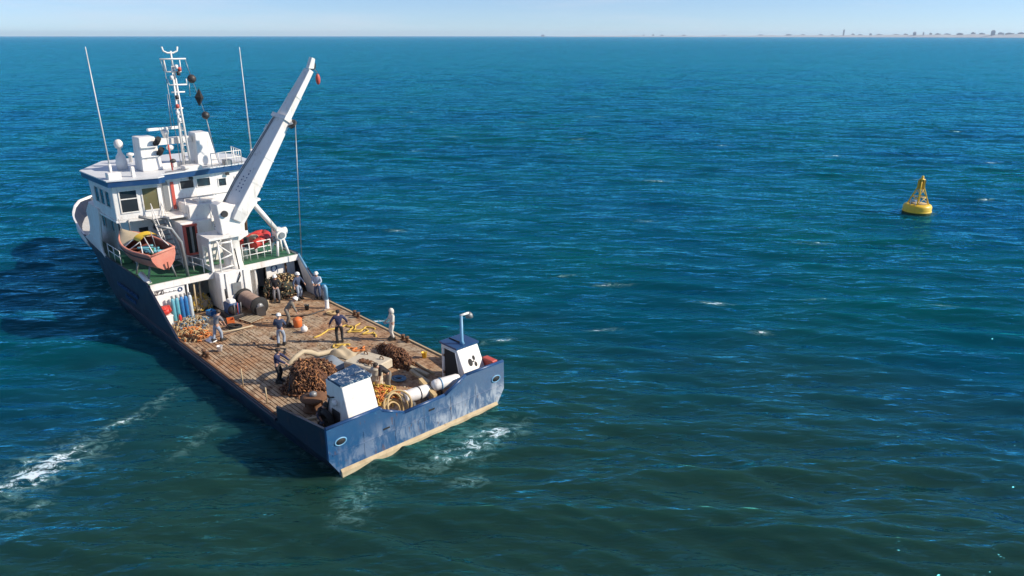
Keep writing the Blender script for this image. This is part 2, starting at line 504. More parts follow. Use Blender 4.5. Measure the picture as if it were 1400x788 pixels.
M_transom = worn_transom()
M_blue = paint('blue_trim_paint', (0.013, 0.055, 0.16), 0.35, dirt=0.3, dirt_col=(0.10, 0.16, 0.26), scale=1.5)
M_tan = paint('tan_rubber', (0.50, 0.39, 0.24), 0.75, dirt=0.6, dirt_col=(0.20, 0.13, 0.07), rust=0.35, scale=1.5)
M_inner = paint('bulwark_inside_paint', (0.06, 0.09, 0.13), 0.6, dirt=0.6, dirt_col=(0.10, 0.06, 0.04), rust=0.7, scale=1.2)
M_green = paint('green_deck_paint', (0.030, 0.135, 0.065), 0.6, dirt=0.5, dirt_col=(0.07, 0.09, 0.06), rust=0.25, scale=0.8)
M_pale = paint('pale_deck_paint', (0.62, 0.61, 0.58), 0.5, dirt=0.4, dirt_col=(0.4, 0.34, 0.28), rust=0.2, scale=0.6)
M_roof = paint('roof_paint', (0.66, 0.68, 0.70), 0.45, dirt=0.35, dirt_col=(0.4, 0.38, 0.36), rust=0.12, scale=0.7)
M_dark = paint('dark_metal', (0.030, 0.030, 0.032), 0.5, dirt=0.4, dirt_col=(0.09, 0.06, 0.04), rust=0.3)
M_black = paint('black_rubber', (0.014, 0.014, 0.015), 0.75, dirt=0.4, dirt_col=(0.05, 0.045, 0.04))
M_grey = paint('grey_metal', (0.24, 0.25, 0.26), 0.45, metal=0.3, dirt=0.4, rust=0.3)
M_rust = paint('rusty_steel', (0.16, 0.075, 0.035), 0.85, dirt=0.6, dirt_col=(0.05, 0.03, 0.02), rust=0.5, scale=4, bumps=0.5)
M_red = paint('red_paint', (0.52, 0.035, 0.025), 0.5, dirt=0.3, dirt_col=(0.25, 0.04, 0.03))
M_redframe = paint('red_frame_paint', (0.50, 0.075, 0.055), 0.5, dirt=0.4, dirt_col=(0.4, 0.2, 0.15))
M_orange = paint('orange_plastic', (0.72, 0.17, 0.04), 0.5, dirt=0.25)
M_yellow = paint('yellow_paint', (0.82, 0.53, 0.035), 0.45, dirt=0.35, dirt_col=(0.5, 0.28, 0.05), rust=0.15, scale=3)
M_sky = paint('light_blue_paint', (0.16, 0.36, 0.55), 0.4, dirt=0.25)
M_glass = glass('window_glass')
M_glass_y = glass('window_glass_with_room', (0.10, 0.09, 0.045))
M_wire = paint('steel_wire', (0.30, 0.30, 0.31), 0.4, metal=0.6, dirt=0.2, bumps=0)
M_wood = None


def wood_material(name, a, b_, grime, rustc=(0.38, 0.18, 0.075)):
    m, nt, b = new_mat(name)
    oi = nt.nodes.new('ShaderNodeObjectInfo')
    g = noise(nt, 3.0, 6, 0.7, (0.25, 7, 3))
    c = mixc(nt, oi.outputs['Random'], a, b_)
    c = mixc(nt, rng_map(nt, g, 0.3, 0.75, 0, 0.55), c, tuple(0.45 * v for v in a))
    # grime and rust that lie over many planks
    w1 = noise(nt, 0.55, 6, 0.7, coord='Object'); w2 = noise(nt, 2.2, 6, 0.7)
    c = mixc(nt, rng_map(nt, w1, 0.42, 0.60, 0, 0.85), c, rustc)
    c = mixc(nt, rng_map(nt, w2, 0.47, 0.68, 0, 0.88), c, grime)
    w3 = noise(nt, 9.0, 3, 0.6)
    c = mixc(nt, rng_map(nt, w3, 0.58, 0.7, 0, 0.35), c, (0.42, 0.36, 0.28))
    nt.links.new(c, b.inputs['Base Color'])
    nt.links.new(rng_map(nt, w2, 0.3, 0.7, 0.62, 0.9), b.inputs['Roughness'])
    bump(nt, b, g, 0.5, 0.012)
    return m


M_wood = wood_material('weathered_deck_wood', (0.40, 0.29, 0.18), (0.54, 0.425, 0.30), (0.085, 0.052, 0.033))

# ------------------------------------------------------------------ the ship
ship = empty('work_vessel', SHIP_O, TH)
tag(ship, 'blue and white work vessel with wooden aft deck and tall white crane', 'ship')
DK = 0.95


def hb_deck(x): return float(np.interp(x, [0, 16, 28, 32, 34, 37, 40, 41.5, 43.5, 45, 46, 46.4], [4.78, 4.80, 4.80, 4.62, 4.40, 4.15, 3.75, 3.38, 2.75, 2.05, 0.95, 0.05]))
def hb_wl(x): return float(np.interp(x, [0, 3, 6, 24, 28, 32, 36, 40, 43, 44.6, 46.4], [4.28, 4.5, 4.66, 4.66, 4.45, 3.8, 2.75, 1.5, 0.5, 0.03, 0.02]))
def sheer(x): return float(np.interp(x, [0, 4.40, 4.401, 16.2, 20.3, 34, 40, 44, 46.4], [2.22, 1.56, 0.99, 0.99, 3.36, 3.34, 3.72, 3.95, 4.1]))


def build_hull():
    xs = [0, 0.6, 1.5, 3, 4.40, 4.401, 6, 8, 10, 12, 14, 16.2, 17.2, 18.2, 19.2, 20.3, 22, 24, 26, 28, 30, 32, 33.5, 35, 36.5, 38, 39.3, 40.5, 41.5, 42.5, 43.5, 44.3, 45, 45.6, 46, 46.3]
    mb = MB()
    secs = []
    for x in xs:
        yd, yw, zs = hb_deck(x), hb_wl(x), sheer(x)
        dz = 0.9 if x < 20.2 else (3.2 if x < 34 else 2.75)
        t = 0.12
        fl = 1.0 if x < 22 else max(0.0, 1 - (x - 22) / 10)
        ych = yw + (yd - yw) * (0.35 + 0.63 * fl)
        ym = yw + (yd - yw) * (0.68 + 0.30 * fl)
        xk = min(x, 43.4)
        rake = max(0.0, (x - 43.4)) * 0.9
        secs.append([(xk, 0.0, -1.7), (xk, yw * 0.8, -1.4), (x - rake * 0.75, yw, 0.0), (x - rake * 0.5, ych, 0.75), (x - rake * 0.2, ym, min(0.75 + (zs - 0.75) * 0.55, zs)), (x, yd, zs), (x, max(yd - t, 0.0), zs), (x, max(yd - t, 0.0), min(dz, zs - 0.01))])
    for sgn in (1, -1):
        n = len(secs[0])
        vs = [(p[0], p[1] * sgn, p[2]) for s_ in secs for p in s_]
        for i in range(len(secs) - 1):
            for j in range(n - 1):
                f = (i * n + j, (i + 1) * n + j, (i + 1) * n + j + 1, i * n + j + 1)
                if sgn < 0: f = f[::-1]
                mi = 0
                if j >= 5: mi = 1 if xs[i] < 16 else 2
                if j == 5 and xs[i] < 34: mi = 0
                base = len(mb.v) if False else 0
                if i == 0 and j == 0: start = len(mb.v); mb.v += [tuple(v) for v in vs]
                mb.f.append(tuple(k + start for k in f)); mb.m.append(mi); mb.sm.append(j < 4 and xs[i] > 5)
    o = mb.build('hull', [M_navy, M_inner, M_white], ship)
    return o


build_hull()
# transom with the dip in its rail
tp = [(-4.28, -0.3), (4.28, -0.3), (4.30, 0.0), (4.78, 0.78), (4.78, 2.22), (2.25, 2.24), (2.15, 2.08), (1.05, 1.58), (-1.2, 1.62), (-2.45, 2.22), (-4.78, 2.18), (-4.78, 0.78), (-4.30, 0.0)]
mb = MB().loft([[(-0.03, y, z) for y, z in tp], [(0.12, y, z) for y, z in tp]])
transom = mb.build('transom', M_transom, ship)
for yy, zz in ((4.2, 1.5), (-4.25, 1.46)):        # mooring hawse holes
    m_ = MB().torus((0, 0, 0), 0.22, 0.035, 20, 8, M=Matrix.Translation((-0.04, yy, zz)) @ Matrix.Rotation(R(90), 4, 'Y') @ Matrix.Diagonal((0.72, 1.15, 1, 1)))
    h_ = m_.build('hawse_ring', M_sky, transom)
    MB().lathe([(0.215, -0.01), (0.215, 0.02), (0.02, 0.021)], 16, M=Matrix.Translation((-0.035, yy, zz)) @ Matrix.Rotation(R(-90), 4, 'Y') @ Matrix.Diagonal((0.72, 1.15, 1, 1))).build('hawse_hole', M_black, transom)
MB().box((-0.055, -4.6, 0.98), (-0.02, 4.6, 1.03)).build('weld_seam', M_transom, transom)
for yy in (2.0, -0.4):
    MB().box((-0.05, yy - 0.16, 1.2), (-0.02, yy + 0.16, 1.27)).build('freeing_port', M_black, transom)
for yy in (3.1, 1.55, 0.0, -1.5, -3.0):
    MB().box((-0.042, yy - 0.02, 0.32), (-0.028, yy + 0.02, 1.5)).build('weld_seam', M_transom, transom)
# cap rail along the transom
for k in range(4, 10):
    a, b = tp[k], tp[k + 1]
    MB().tube([(0.045, a[0], a[1] + 0.01), (0.045, b[0], b[1] + 0.01)], 0.085, 8).build('cap_rail', M_blue, transom)
mb = MB()
mb.loft([[(-0.16, y, -0.12), (-0.14, y, 0.12), (-0.03, y, 0.23), (0.0, y, -0.12)] for y in (-4.30, -2.0, 0.0, 2.0, 4.30)])
mb.build('rubbing_strake', M_tan, ship)
for s_ in (1, -1):
    MB().loft([[(x, s_ * (hb_deck(x) - 0.02), 0.80), (x, s_ * (hb_deck(x) + 0.09), 0.82), (x, s_ * (hb_deck(x) + 0.09), 0.93), (x, s_ * (hb_deck(x) - 0.02), 0.96)] for x in (4.5, 10, 16, 20, 26)]).build('side_strake', M_navy, ship)

# working deck and its planks
deck = MB().box((0.13, -4.66, 0.78), (21.5, 4.66, 0.89)).build('deck', M_dark, ship)
widths = 46
pw = 9.2 / widths
plank_meshes = {}
for i in range(widths):
    y0 = -4.6 + i * pw
    cuts = [0.2, 4.2 + (i * 37 % 23) * 0.1, 9.4 + (i * 53 % 19) * 0.12, 14.6 + (i * 29 % 17) * 0.12, 19.9]
    for k in range(4):
        gap = 0.045 if (y0 > 1.2 and cuts[k] < 12) else (0.013 if k < 3 else 0.01)
        top = DK + random.uniform(-0.012, 0.0)
        x0, x1 = cuts[k] + 0.006, cuts[k + 1] - 0.006
        o = MB().box((x0, y0 + gap / 2, 0.892), (x1, y0 + pw - gap / 2, top)).build('deck_plank', M_wood, deck)
for s_ in (1, -1):
    MB().box((4.5, s_ * 4.66 - 0.05, 0.89), (16.3, s_ * 4.66 + 0.05, 1.02)).build('deck_edging', M_tan if s_ < 0 else M_rust, deck)

# upper deck
def deck_outline(x0, x1, inset, n=9):
    xs = [x0 + (x1 - x0) * k / (n - 1) for k in range(n)]
    return [(x, -(hb_deck(x) - inset)) for x in xs] + [(x, hb_deck(x) - inset) for x in reversed(xs)]


upper = MB().prism(deck_outline(20.05, 34.2, 0.125), 3.08, 3.25).build('upper_deck', M_green, ship)
MB().box((19.93, -4.68, 2.93), (20.045, 4.68, 3.30)).build('deck_edge_beam', M_white_clean, upper)
MB().prism(deck_outline(34.21, 46.0, 0.125, 16), 2.62, 2.78).build('fore_deck', M_pale, ship)
# bulkheads under the upper deck
bulk = MB()
bulk.box((20.5, -4.62, 0.9), (20.62, -2.62, 3.07))            # starboard of the doorway
bulk.box((20.5, -1.95, 0.9), (20.62, -0.95, 3.07))
bulk.box((20.5, -2.62, 2.75), (20.62, -1.95, 3.07))
bulk.box((22.3, -3.2, 0.9), (22.4, -1.0, 3.07))
bulk.box((20.0, 2.78, 0.9), (20.12, 4.66, 2.92))
bulk.box((20.12, 2.78, 0.9), (22.6, 2.86, 3.07))
bulk.box((23.4, -1.0, 0.9), (23.5, 4.6, 3.07))
bulkhead = bulk.build('bulkhead', M_white, ship)
dl = MB().box((0, 0, 0), (0.05, 0.68, 1.85)).build('door', M_white, bulkhead, (20.48, -1.93, 0.98), R(62))
MB().box((0.06, 0.5, 0.9), (0.10, 0.62, 0.95)).build('handle', M_dark, dl) if False else None
# sign with a ring emblem and marks on the bulkhead
MB().torus((0, 0, 0), 0.19, 0.045, 24, 6, M=Matrix.Translation((20.485, -3.15, 2.55)) @ Matrix.Rotation(R(90), 4, 'Y')).build('ring_emblem', M_blue, bulkhead)
for k, (yy, w) in enumerate(((4.50, 0.16), (4.32, 0.16), (4.14, 0.15))):
    m_ = MB(); zz = 2.60
    m_.box((19.985, yy - w, zz), (19.998, yy, zz + 0.05)); m_.box((19.985, yy - w, zz + 0.21), (19.998, yy, zz + 0.26))
    if k == 0: m_.box((19.985, yy - w, zz + 0.055), (19.998, yy - w + 0.05, zz + 0.205)); m_.box((19.985, yy - 0.05, zz + 0.055), (19.998, yy, zz + 0.205))
    elif k == 1: m_.box((19.985, yy - w, zz + 0.055), (19.998, yy - w + 0.05, zz + 0.12)); m_.box((19.985, yy - 0.05, zz + 0.12), (19.998, yy, zz + 0.205))
    else: m_.box((19.985, yy - w, zz + 0.055), (19.998, yy - w + 0.05, zz + 0.205)); m_.box((19.985, yy - 0.05, zz + 0.055), (19.998, yy, zz + 0.205))
    m_.build('painted_figure', M_dark, bulkhead)
for k in range(9):
    yy = 3.95 - k * 0.085
    MB().box((19.985, yy - 0.055, 2.62 + 0.01 * (k % 2)), (19.998, yy, 2.72 - 0.03 * (k % 3))).build('painted_letter', M_grey, bulkhead)
MB().torus((0, 0, 0), 0.11, 0.035, 18, 6, M=Matrix.Translation((19.985, 3.05, 2.68)) @ Matrix.Rotation(R(90), 4, 'Y')).build('ring_emblem', M_blue, bulkhead)
# posts in the open bay and pipes on the starboard wall
for yy, xx in ((2.65, 20.0), (2.2, 20.2), (1.75, 20.5)):
    MB().tube([(xx, yy, 0.95), (xx, yy - 0.04, 3.07)], 0.055, 8).build('stanchion', M_white if yy > 2.5 else M_tan, ship)
MB().tube([(20.42, -3.95, 0.95), (20.42, -3.95, 3.0)], 0.06, 8).build('wall_pipe', M_rust, bulkhead)
for yy in (-1.25, -3.55): MB().box((20.40, yy - 0.18, 2.78), (20.49, yy + 0.18, 2.88)).build('wall_lamp', M_dark, bulkhead)

# name on the hull, letters too blurred to read
nm = ((26.0, 1.9, 13, 0.30, 0.25), (24.6, 1.42, 8, 0.24, 0.22))
for x0, z0, n_, step, hgt in nm:
    for k in range(n_):
        x = x0 - k * step
        m_ = MB(); yb = hb_wl(x) + (hb_deck(x) - hb_wl(x)) * (0.93) + 0.05
        m_.box((x - 0.05, yb, z0), (x, yb + 0.05, z0 + hgt)); m_.box((x - step * 0.66, yb, z0), (x - step * 0.5, yb + 0.05, z0 + hgt * (0.6 + 0.4 * (k % 2))))
        m_.box((x - step * 0.5, yb, z0 + hgt * (0.4 if k % 3 else 0.75)), (x - 0.05, yb + 0.05, z0 + hgt * (0.58 if k % 3 else 0.95)))
        m_.build('hull_letter', M_blue, ship)

# side screens that run up from the sheer to the bridge
scr = [(28.15, 3.26), (28.75, 3.42), (28.95, 3.9), (27.75, 6.2), (27.75, 6.55), (30.2, 6.55), (31.5, 5.75), (31.15, 5.2), (31.25, 4.7), (31.8, 4.1), (34.4, 3.36)]
for s_ in (1, -1):
    MB().loft([[(x, s_ * (hb_deck(x) - 0.005), z) for x, z in scr], [(x, s_ * (hb_deck(x) - 0.115), z) for x, z in scr]]).build('side_screen', M_white_clean, ship)
    o = MB().tube([(x, s_ * (hb_deck(x) - 0.06), z) for x, z in scr[:5]], 0.085, 8).build('screen_edge', M_white_clean, ship)

# deckhouse, bridge deck and wheelhouse
house = MB().prism([(25.3, -3.75), (33, -3.75), (34, -2.6), (34, 2.6), (33, 3.75), (25.3, 3.75)], 3.25, 6.22).build('deckhouse', M_white, ship, bev=0.05)
def window(parent, c, u, w, h, mat, fr=0.07, dep=0.05, bar=None, name='window', wm=None):
    """frame proud of the wall, pane set back; u is the wall's horizontal direction, the normal is u x z"""
    u = Vector(u).normalized(); n = u.cross(Vector((0, 0, 1)))
    M = Matrix((( u.x, n.x, 0, c[0]), (u.y, n.y, 0, c[1]), (0, 0, 1, c[2]), (0, 0, 0, 1)))
    m_ = MB()
    m_.box((-w / 2 - fr, 0.003, -h / 2 - fr), (w / 2 + fr, dep, -h / 2), 0, M); m_.box((-w / 2 - fr, 0.003, h / 2), (w / 2 + fr, dep, h / 2 + fr), 0, M)
    m_.box((-w / 2 - fr, 0.003, -h / 2 + 0.001), (-w / 2, dep, h / 2 - 0.001), 0, M); m_.box((w / 2, 0.003, -h / 2 + 0.001), (w / 2 + fr, dep, h / 2 - 0.001), 0, M)
    if bar is not None: m_.box((-w / 2 + 0.001, 0.004, h * bar - 0.03), (w / 2 - 0.001, dep - 0.004, h * bar + 0.03), 0, M)
    m_.box((-w / 2, 0.004, -h / 2), (w / 2, 0.014, h / 2), 1, M)
    return m_.build(name, [wm or M_white_clean, mat], parent)


for x in (27.6, 29.0, 31.0):
    window(house, (x, 3.75, 5.05), (-1, 0, 0), 0.5, 0.75, M_glass)
window(house, (25.3, 3.0, 5.2), (0, -1, 0), 0.55, 0.6, M_glass)

bridge_deck = MB().prism([(24.3, 4.74), (23.9, 2.1), (23.2, 2.0), (23.2, -2.0), (24.6, -4.6), (31.5, -4.4), (33.2, -2.6), (33.2, 2.6), (31.5, 4.4), (29.5, 4.74)], 6.22, 6.36).build('bridge_deck', M_white, ship)
wh_poly = [(24.30, 4.70), (28.8, 4.70), (31.2, 2.6), (31.2, -2.6), (28.8, -4.55), (25.0, -4.35), (24.85, 2.10), (24.02, 2.12)]
# the front leans outward at the top
def wh_ring(z):
    k = (z - 6.36) / 2.2
    return [(x + (0.45 * k if x > 28 else 0), y, z) for x, y in wh_poly]
wheelhouse = MB().loft([wh_ring(6.36), wh_ring(8.46)]).build('wheelhouse', M_white, ship, bev=0.05)
ua = (Vector((24.02, 2.12, 0)) - Vector((24.30, 4.70, 0))).normalized()
def aft_pt(y, z, e=0.0):
    t = (4.70 - y) / 2.58
    return (24.30 - 0.28 * t - e, y, z)
window(wheelhouse, aft_pt(3.86, 7.47), ua, 0.92, 1.28, M_glass, bar=0.12)
window(wheelhouse, aft_pt(2.64, 7.48), ua, 0.86, 1.34, M_glass_y)
uc = (Vector((25.0, -4.35, 0)) - Vector((24.85, 2.10, 0))).normalized()
def ctr_pt(y, z):
    t = (2.10 - y) / 6.45
    return (24.85 + 0.15 * t, y, z)
for yc, zc, w, h in ((0.08, 7.92, 0.84, 0.50), (-1.0, 7.92, 0.84, 0.52), (-2.25, 7.76, 0.5, 0.48), (-3.4, 7.76, 0.5, 0.48)):
    window(wheelhouse, ctr_pt(yc, zc), uc, w, h, M_glass, fr=0.05)
wd = MB().box((24.80, 0.93, 6.45), (24.868, 1.12, 8.2)).build('door_opening', M_redframe, wheelhouse)
MB().box((24.76, 1.30, 6.42), (24.85, 1.62, 8.25)).build('door', M_grey, wheelhouse)
for xw in (25.3, 26.4, 27.5):
    window(wheelhouse, (xw, 4.70, 7.55), (-1, 0, 0), 0.78, 0.95, M_glass, fr=0.06)
    window(wheelhouse, (xw, -4.45, 7.55), (1, 0, 0), 0.78, 0.95, M_glass, fr=0.06)
for (xa, ya), (xb, yb) in (((28.8, 4.70), (31.2, 2.6)), ((31.2, 2.6), (31.2, -2.6)), ((31.2, -2.6), (28.8, -4.55))):
    n_ = 2 if xa != xb else 4
    for k in range(n_):
        t = (k + 0.5) / n_
        window(wheelhouse, (xa + (xb - xa) * t + 0.26, ya + (yb - ya) * t, 7.55), (-(xb - xa), -(yb - ya), 0), 0.9, 0.9, M_glass, fr=0.06)
roof_poly = [(24.02, 4.92), (29.1, 5.05), (32.2, 2.9), (32.2, -2.9), (29.3, -4.9), (24.95, -4.6), (24.20, 1.75), (23.55, 1.80), (23.30, 2.25)]
MB().prism(roof_poly, 8.46, 8.80).build('roof_fascia', M_blue, ship)
roof_top = [(x * 0.998 + 0.054, y * 0.995) for x, y in roof_poly]
MB().prism([(27.6 + (x - 27.6) * 1.012, y * 1.012) for x, y in roof_poly], 8.803, 8.87).build('roof', M_roof, ship)

# casing aft of the house, stairs, red door
casing = MB().prism([(22.5, 1.65), (25.28, 1.65), (25.28, -1.75), (22.5, -1.75)], 3.25, 6.0).build('casing', M_white_clean, ship, bev=0.05)
MB().box((22.44, 0.70, 4.0), (22.495, 0.82, 5.85)).build('door_frame', M_redframe, casing)
MB().box((22.30, 1.42, 4.0), (22.495, 1.56, 5.85)).build('door_frame', M_redframe, casing)
MB().box((22.34, 0.70, 5.76), (22.49, 1.56, 5.88)).build('door_frame', M_redframe, casing)
MB().box((22.34, 0.70, 3.92), (22.49, 1.56, 4.04)).build('door_sill', M_redframe, casing)
MB().box((22.46, 0.82, 4.04), (22.493, 1.42, 5.76)).build('doorway', M_black, casing)
MB().box((22.42, 1.02, 4.04), (22.458, 1.16, 5.76)).build('door_edge', M_grey, casing)
MB().bevbox((22.1, 0.72, 3.252), (22.48, 1.5, 3.85), 0.04).build('step_box', M_grey, casing)
plat = MB()
plat.bevbox((22.9, -1.2, 6.002), (24.6, 0.9, 6.95), 0.05)
plat.build('vent_casing', M_white_clean, casing)
MB().box((23.2, -0.95, 6.952), (24.3, 0.1, 7.05)).build('vent_lid', M_white_clean, casing)
def stair(parent, top, bot, w, n_, name='stairs'):
    top = Vector(top); bot = Vector(bot)
    d = (bot - top); side = Vector((d.y, -d.x, 0)).normalized() * w / 2
    m_ = MB()
    for s in (1, -1): m_.tube([top + side * s, bot + side * s], 0.045, 6)
    st = m_.build(name, M_white_clean, parent)
    for k in range(n_):
        p = top + d * ((k + 0.6) / n_)
        q = MB(); u = side.normalized(); v = Vector((-u.y, u.x, 0))
        vs = [p + u * (w / 2 * a) + v * (0.11 * b_) + Vector((0, 0, c)) for c in (-0.015, 0.015) for a, b_ in ((-1, -1), (1, -1), (1, 1), (-1, 1))]
        q.add(vs, [(3, 2, 1, 0), (4, 5, 6, 7), (0, 1, 5, 4), (1, 2, 6, 5), (2, 3, 7, 6), (3, 0, 4, 7)])
        q.build('tread', M_grey, st)
    for s in (1, -1):
        q = MB(); q.tube([top + side * s + Vector((0, 0, 0.9)), bot + side * s + Vector((0, 0, 0.9))], 0.028, 6)
        for t in (0.02, 0.5, 0.98): p = top + d * t + side * s; q.tube([p, p + Vector((0, 0, 0.9))], 0.022, 6)
        q.build('handrail', M_white_clean, st)
    return st
stair(ship, (23.9, 2.45, 6.34), (22.6, 2.1, 3.27), 0.7, 10)
stair(ship, (22.6, -0.6, 6.0), (21.4, -0.75, 3.9), 0.65, 7)
MB().lathe([(0.16, 0), (0.16, 0.75), (0.42, 0.8), (0.46, 0.95), (0.36, 1.12), (0.1, 1.2)], 16).build('mushroom_vent', M_white_clean, ship, (23.4, 1.95 + 1.0, 3.26))

def railing(parent, pts, h=1.0, rails=(1.0, 0.55), r=0.028, mat=None, name='railing', step=1.1):
    m_ = MB()
    pts = [Vector(p) for p in pts]
    for rr in rails: m_.tube([p + Vector((0, 0, h * rr)) for p in pts], r, 6)
    for a, b in zip(pts[:-1], pts[1:]):
        n_ = max(1, round((b - a).length / step))
        for k in range(n_ + 1):
            p = a + (b - a) * (k / n_)
            m_.tube([p, p + Vector((0, 0, h))], r, 6)
    return m_.build(name, mat or M_white_clean, parent)
railing(ship, [(20.9, -1.35, 3.25), (20.95, -3.3, 3.25)], 1.15, (1.0, 0.66, 0.33), 0.032, step=0.5)
railing(ship, [(27.9, 4.6, 3.25), (25.4, 4.6, 3.25)], 0.95)
railing(ship, [(23.3, 0.9, 6.36), (23.25, -1.9, 6.36)], 0.95)
railing(ship, [(24.4, -1.5, 8.87), (24.6, -3.6, 8.87), (26.8, -3.9, 8.87)], 0.9, step=0.55)
MB().bevbox((25.6, 3.9, 3.27), (27.6, 4.5, 3.75), 0.05).build('deck_locker', M_green, ship)
railing(ship, [(20.15, 1.45, 3.25), (22.3, 1.9, 3.25)], 0.9)

# ------------------------------------------------------------------ roof gear
for xx, yy, top, tl in ((24.9, 4.40, 16.4, 0.15), (25.05, -4.55, 16.3, 0.0)):
    m_ = MB(); m_.tube([(xx, yy, 8.87), (xx, yy, 9.7)], 0.09, 8); m_.tube([(xx, yy, 9.7), (xx, yy + tl, top)], [0.045, 0.022], 6)
    m_.build('whip_antenna', M_white_clean, ship)
MB().bevbox((24.3, 4.0, 8.872), (24.85, 4.75, 9.25), 0.04).build('antenna_box', M_white_clean, ship)
MB().bevbox((24.35, 3.2, 8.872), (24.6, 3.4, 9.5), 0.03).build('vent_pipe', M_white_clean, ship)
# satellite dome
m_ = MB(); m_.lathe([(0.32, 8.87), (0.34, 9.3), (0.28, 9.7), (0.13, 9.95), (0.10, 10.2), (0.21, 10.25), (0.27, 10.42), (0.25, 10.6), (0.15, 10.74), (0.03, 10.78)], 16, M=Matrix.Translation((27.7, 2.95, 0)))
m_.build('satellite_dome', M_white_clean, ship)
# funnels: two leaning boxes and a bridge beam between them
def leaning_box(x0, x1, y0, y1, h, lx, ly):
    z0, z1 = 8.87, 8.87 + h
    return MB().loft([[(x0, y0, z0), (x1, y0, z0), (x1, y1, z0), (x0, y1, z0)], [(x0 + lx, y0 + ly, z1), (x1 - 0.1, y0 + ly, z1), (x1 - 0.1, y1 - ly * 0.3, z1), (x0 + lx, y1 - ly * 0.3, z1)]])
fun = leaning_box(25.8, 27.3, 1.05, 2.3, 2.1, 0.12, 0.22).build('funnel', M_white_clean, ship, bev=0.05)
for z in (9.75, 10.35): MB().box((25.70, 1.25, z), (25.90 if z < 10 else 25.93, 2.25, z + 0.06)).build('ledge', M_white, fun)
for q, (yy, zz) in enumerate(((1.25, 10.75), (1.15, 10.1))):
    MB().tube([(26.3, yy + 0.1, zz - 0.35), (25.75, yy, zz - 0.15), (25.45, yy - 0.05, zz + 0.15)], 0.17, 10).build('exhaust_pipe', M_black, fun)
fun2 = leaning_box(25.8, 27.3, -2.5, -1.15, 2.1, 0.12, 0.35).build('funnel', M_white_clean, ship, bev=0.05)
MB().box((26.4, -1.2, 10.35), (26.9, 1.2, 10.75)).build('funnel_beam', M_white_clean, ship)
MB().box((26.4, -1.14, 8.872), (26.6, 1.04, 9.15)).build('funnel_sill', M_white_clean, ship)
MB().tube([(25.2, 0.72, 8.87), (25.2, 0.75, 10.5)], 0.05, 8).build('signal_post', M_redframe, ship)
MB().ball((25.2, 0.62, 9.45), (0.16, 0.2, 0.14)).build('search_light', M_dark, ship)
MB().ball((26.3, 0.3, 10.15), (0.2, 0.26, 0.18)).build('horn', M_white_clean, ship)
# radar
rad_ = MB().lathe([(0.16, 10.75), (0.2, 11.0), (0.24, 11.05), (0.24, 11.22), (0.1, 11.25)], 12, M=Matrix.Translation((26.7, 0.35, 0))).build('radar_pedestal', M_white_clean, ship)
MB().bevbox((-0.12, -1.05, 0), (0.12, 1.05, 0.16), 0.04).build('radar_scanner', M_white_clean, rad_, (26.7, 0.4, 11.26), R(6))
# mast: a tapering lattice of legs with yards, lamps and halyards
mast = MB()
for dx, dy in ((0, 0.22), (0, -0.22), (0.42, 0.0)):
    mast.tube([(25.8 + dx, -0.45 + dy, 8.87), (26.0, -0.5 + dy * 0.25, 15.2)], [0.075, 0.05], 6)
for k in range(12):
    z = 9.3 + k * 0.48; t = (z - 8.87) / 6.3; w = 0.22 * (1 - 0.75 * t)
    mast.tube([(25.8 + 0.2 * t, -0.45 - w, z), (25.8 + 0.2 * t, -0.45 + w, z + 0.02)], 0.022, 5)
    mast.tube([(25.8 + 0.2 * t, -0.45 - w, z), (25.8 + 0.2 * t + 0.4 * (1 - t), -0.47, z + 0.3)], 0.018, 5)
mast_o = mast.build('mast', M_white_clean, ship)
MB().tube([(26, -0.5, 15.1), (26, -0.5, 16.1)], 0.06, 6).build('mast_top', M_white_clean, mast_o)
MB().tube([(26, 0.0, 16.35), (26, -0.05, 16.1), (26, -0.28, 15.98), (26, -0.65, 15.98), (26, -0.9, 16.1), (26, -0.95, 16.35)], 0.055, 8).build('aerial_cradle', M_white_clean, mast_o)
for y0, y1, z, ends in ((0.25, -1.35, 15.62, 0), (-0.05, -0.95, 14.85, 0.7), (-0.1, -1.2, 14.05, 0.35), (-0.15, -1.0, 13.6, 0), (-0.2, -0.75, 12.6, 0)):
    q = MB(); q.tube([(25.95, y0, z), (25.95, y1, z)], 0.05, 6)
    if ends: q.tube([(25.95, y0, z), (25.95, y0 + 0.05, z + ends)], 0.035, 6); q.tube([(25.95, y1, z), (25.95, y1, z + ends)], 0.035, 6)
    q.build('yard', M_white_clean, mast_o)
for yy, zz, mt in ((-0.62, 15.15, M_white_clean), (-0.25, 14.5, M_white_clean), (-0.7, 14.75, M_dark), (-0.8, 15.0, M_redframe), (-0.4, 13.3, M_dark), (-0.35, 12.75, M_redframe), (-0.3, 12.35, M_white_clean), (-0.35, 11.9, M_white_clean)):
    MB().lathe([(0.05, zz - 0.13), (0.11, zz - 0.1), (0.11, zz + 0.1), (0.05, zz + 0.13)], 10, M=Matrix.Translation((25.75, yy, 0))).build('mast_lamp', mt, mast_o)
for y0, z0, y1, z1 in ((0.2, 15.6, 0.1, 14.9), (-1.3, 15.6, -1.55, 14.4), (-1.35, 14.2, -1.3, 13.3), (0.1, 13.5, 0.15, 11.4), (0.05, 15.6, -0.1, 9.2)):
    MB().tube([(25.95, y0, z0), (25.95, y1, z1)], 0.02, 5).build('halyard', M_wire, mast_o)
MB().tube([(26, -1.32, 15.6), (26, -1.56, 14.4), (26, -1.9, 13.1), (26, -2.15, 12.0), (25.9, -2.35, 8.9)], 0.018, 5).build('signal_line', M_wire, mast_o)
MB().tube([(26, -2.15, 12.0), (26.3, -2.65, 8.9)], 0.018, 5).build('signal_line', M_wire, mast_o)
MB().ball((26, -1.57, 14.38), 0.27, 14, 10).build('day_ball', M_dark, mast_o)
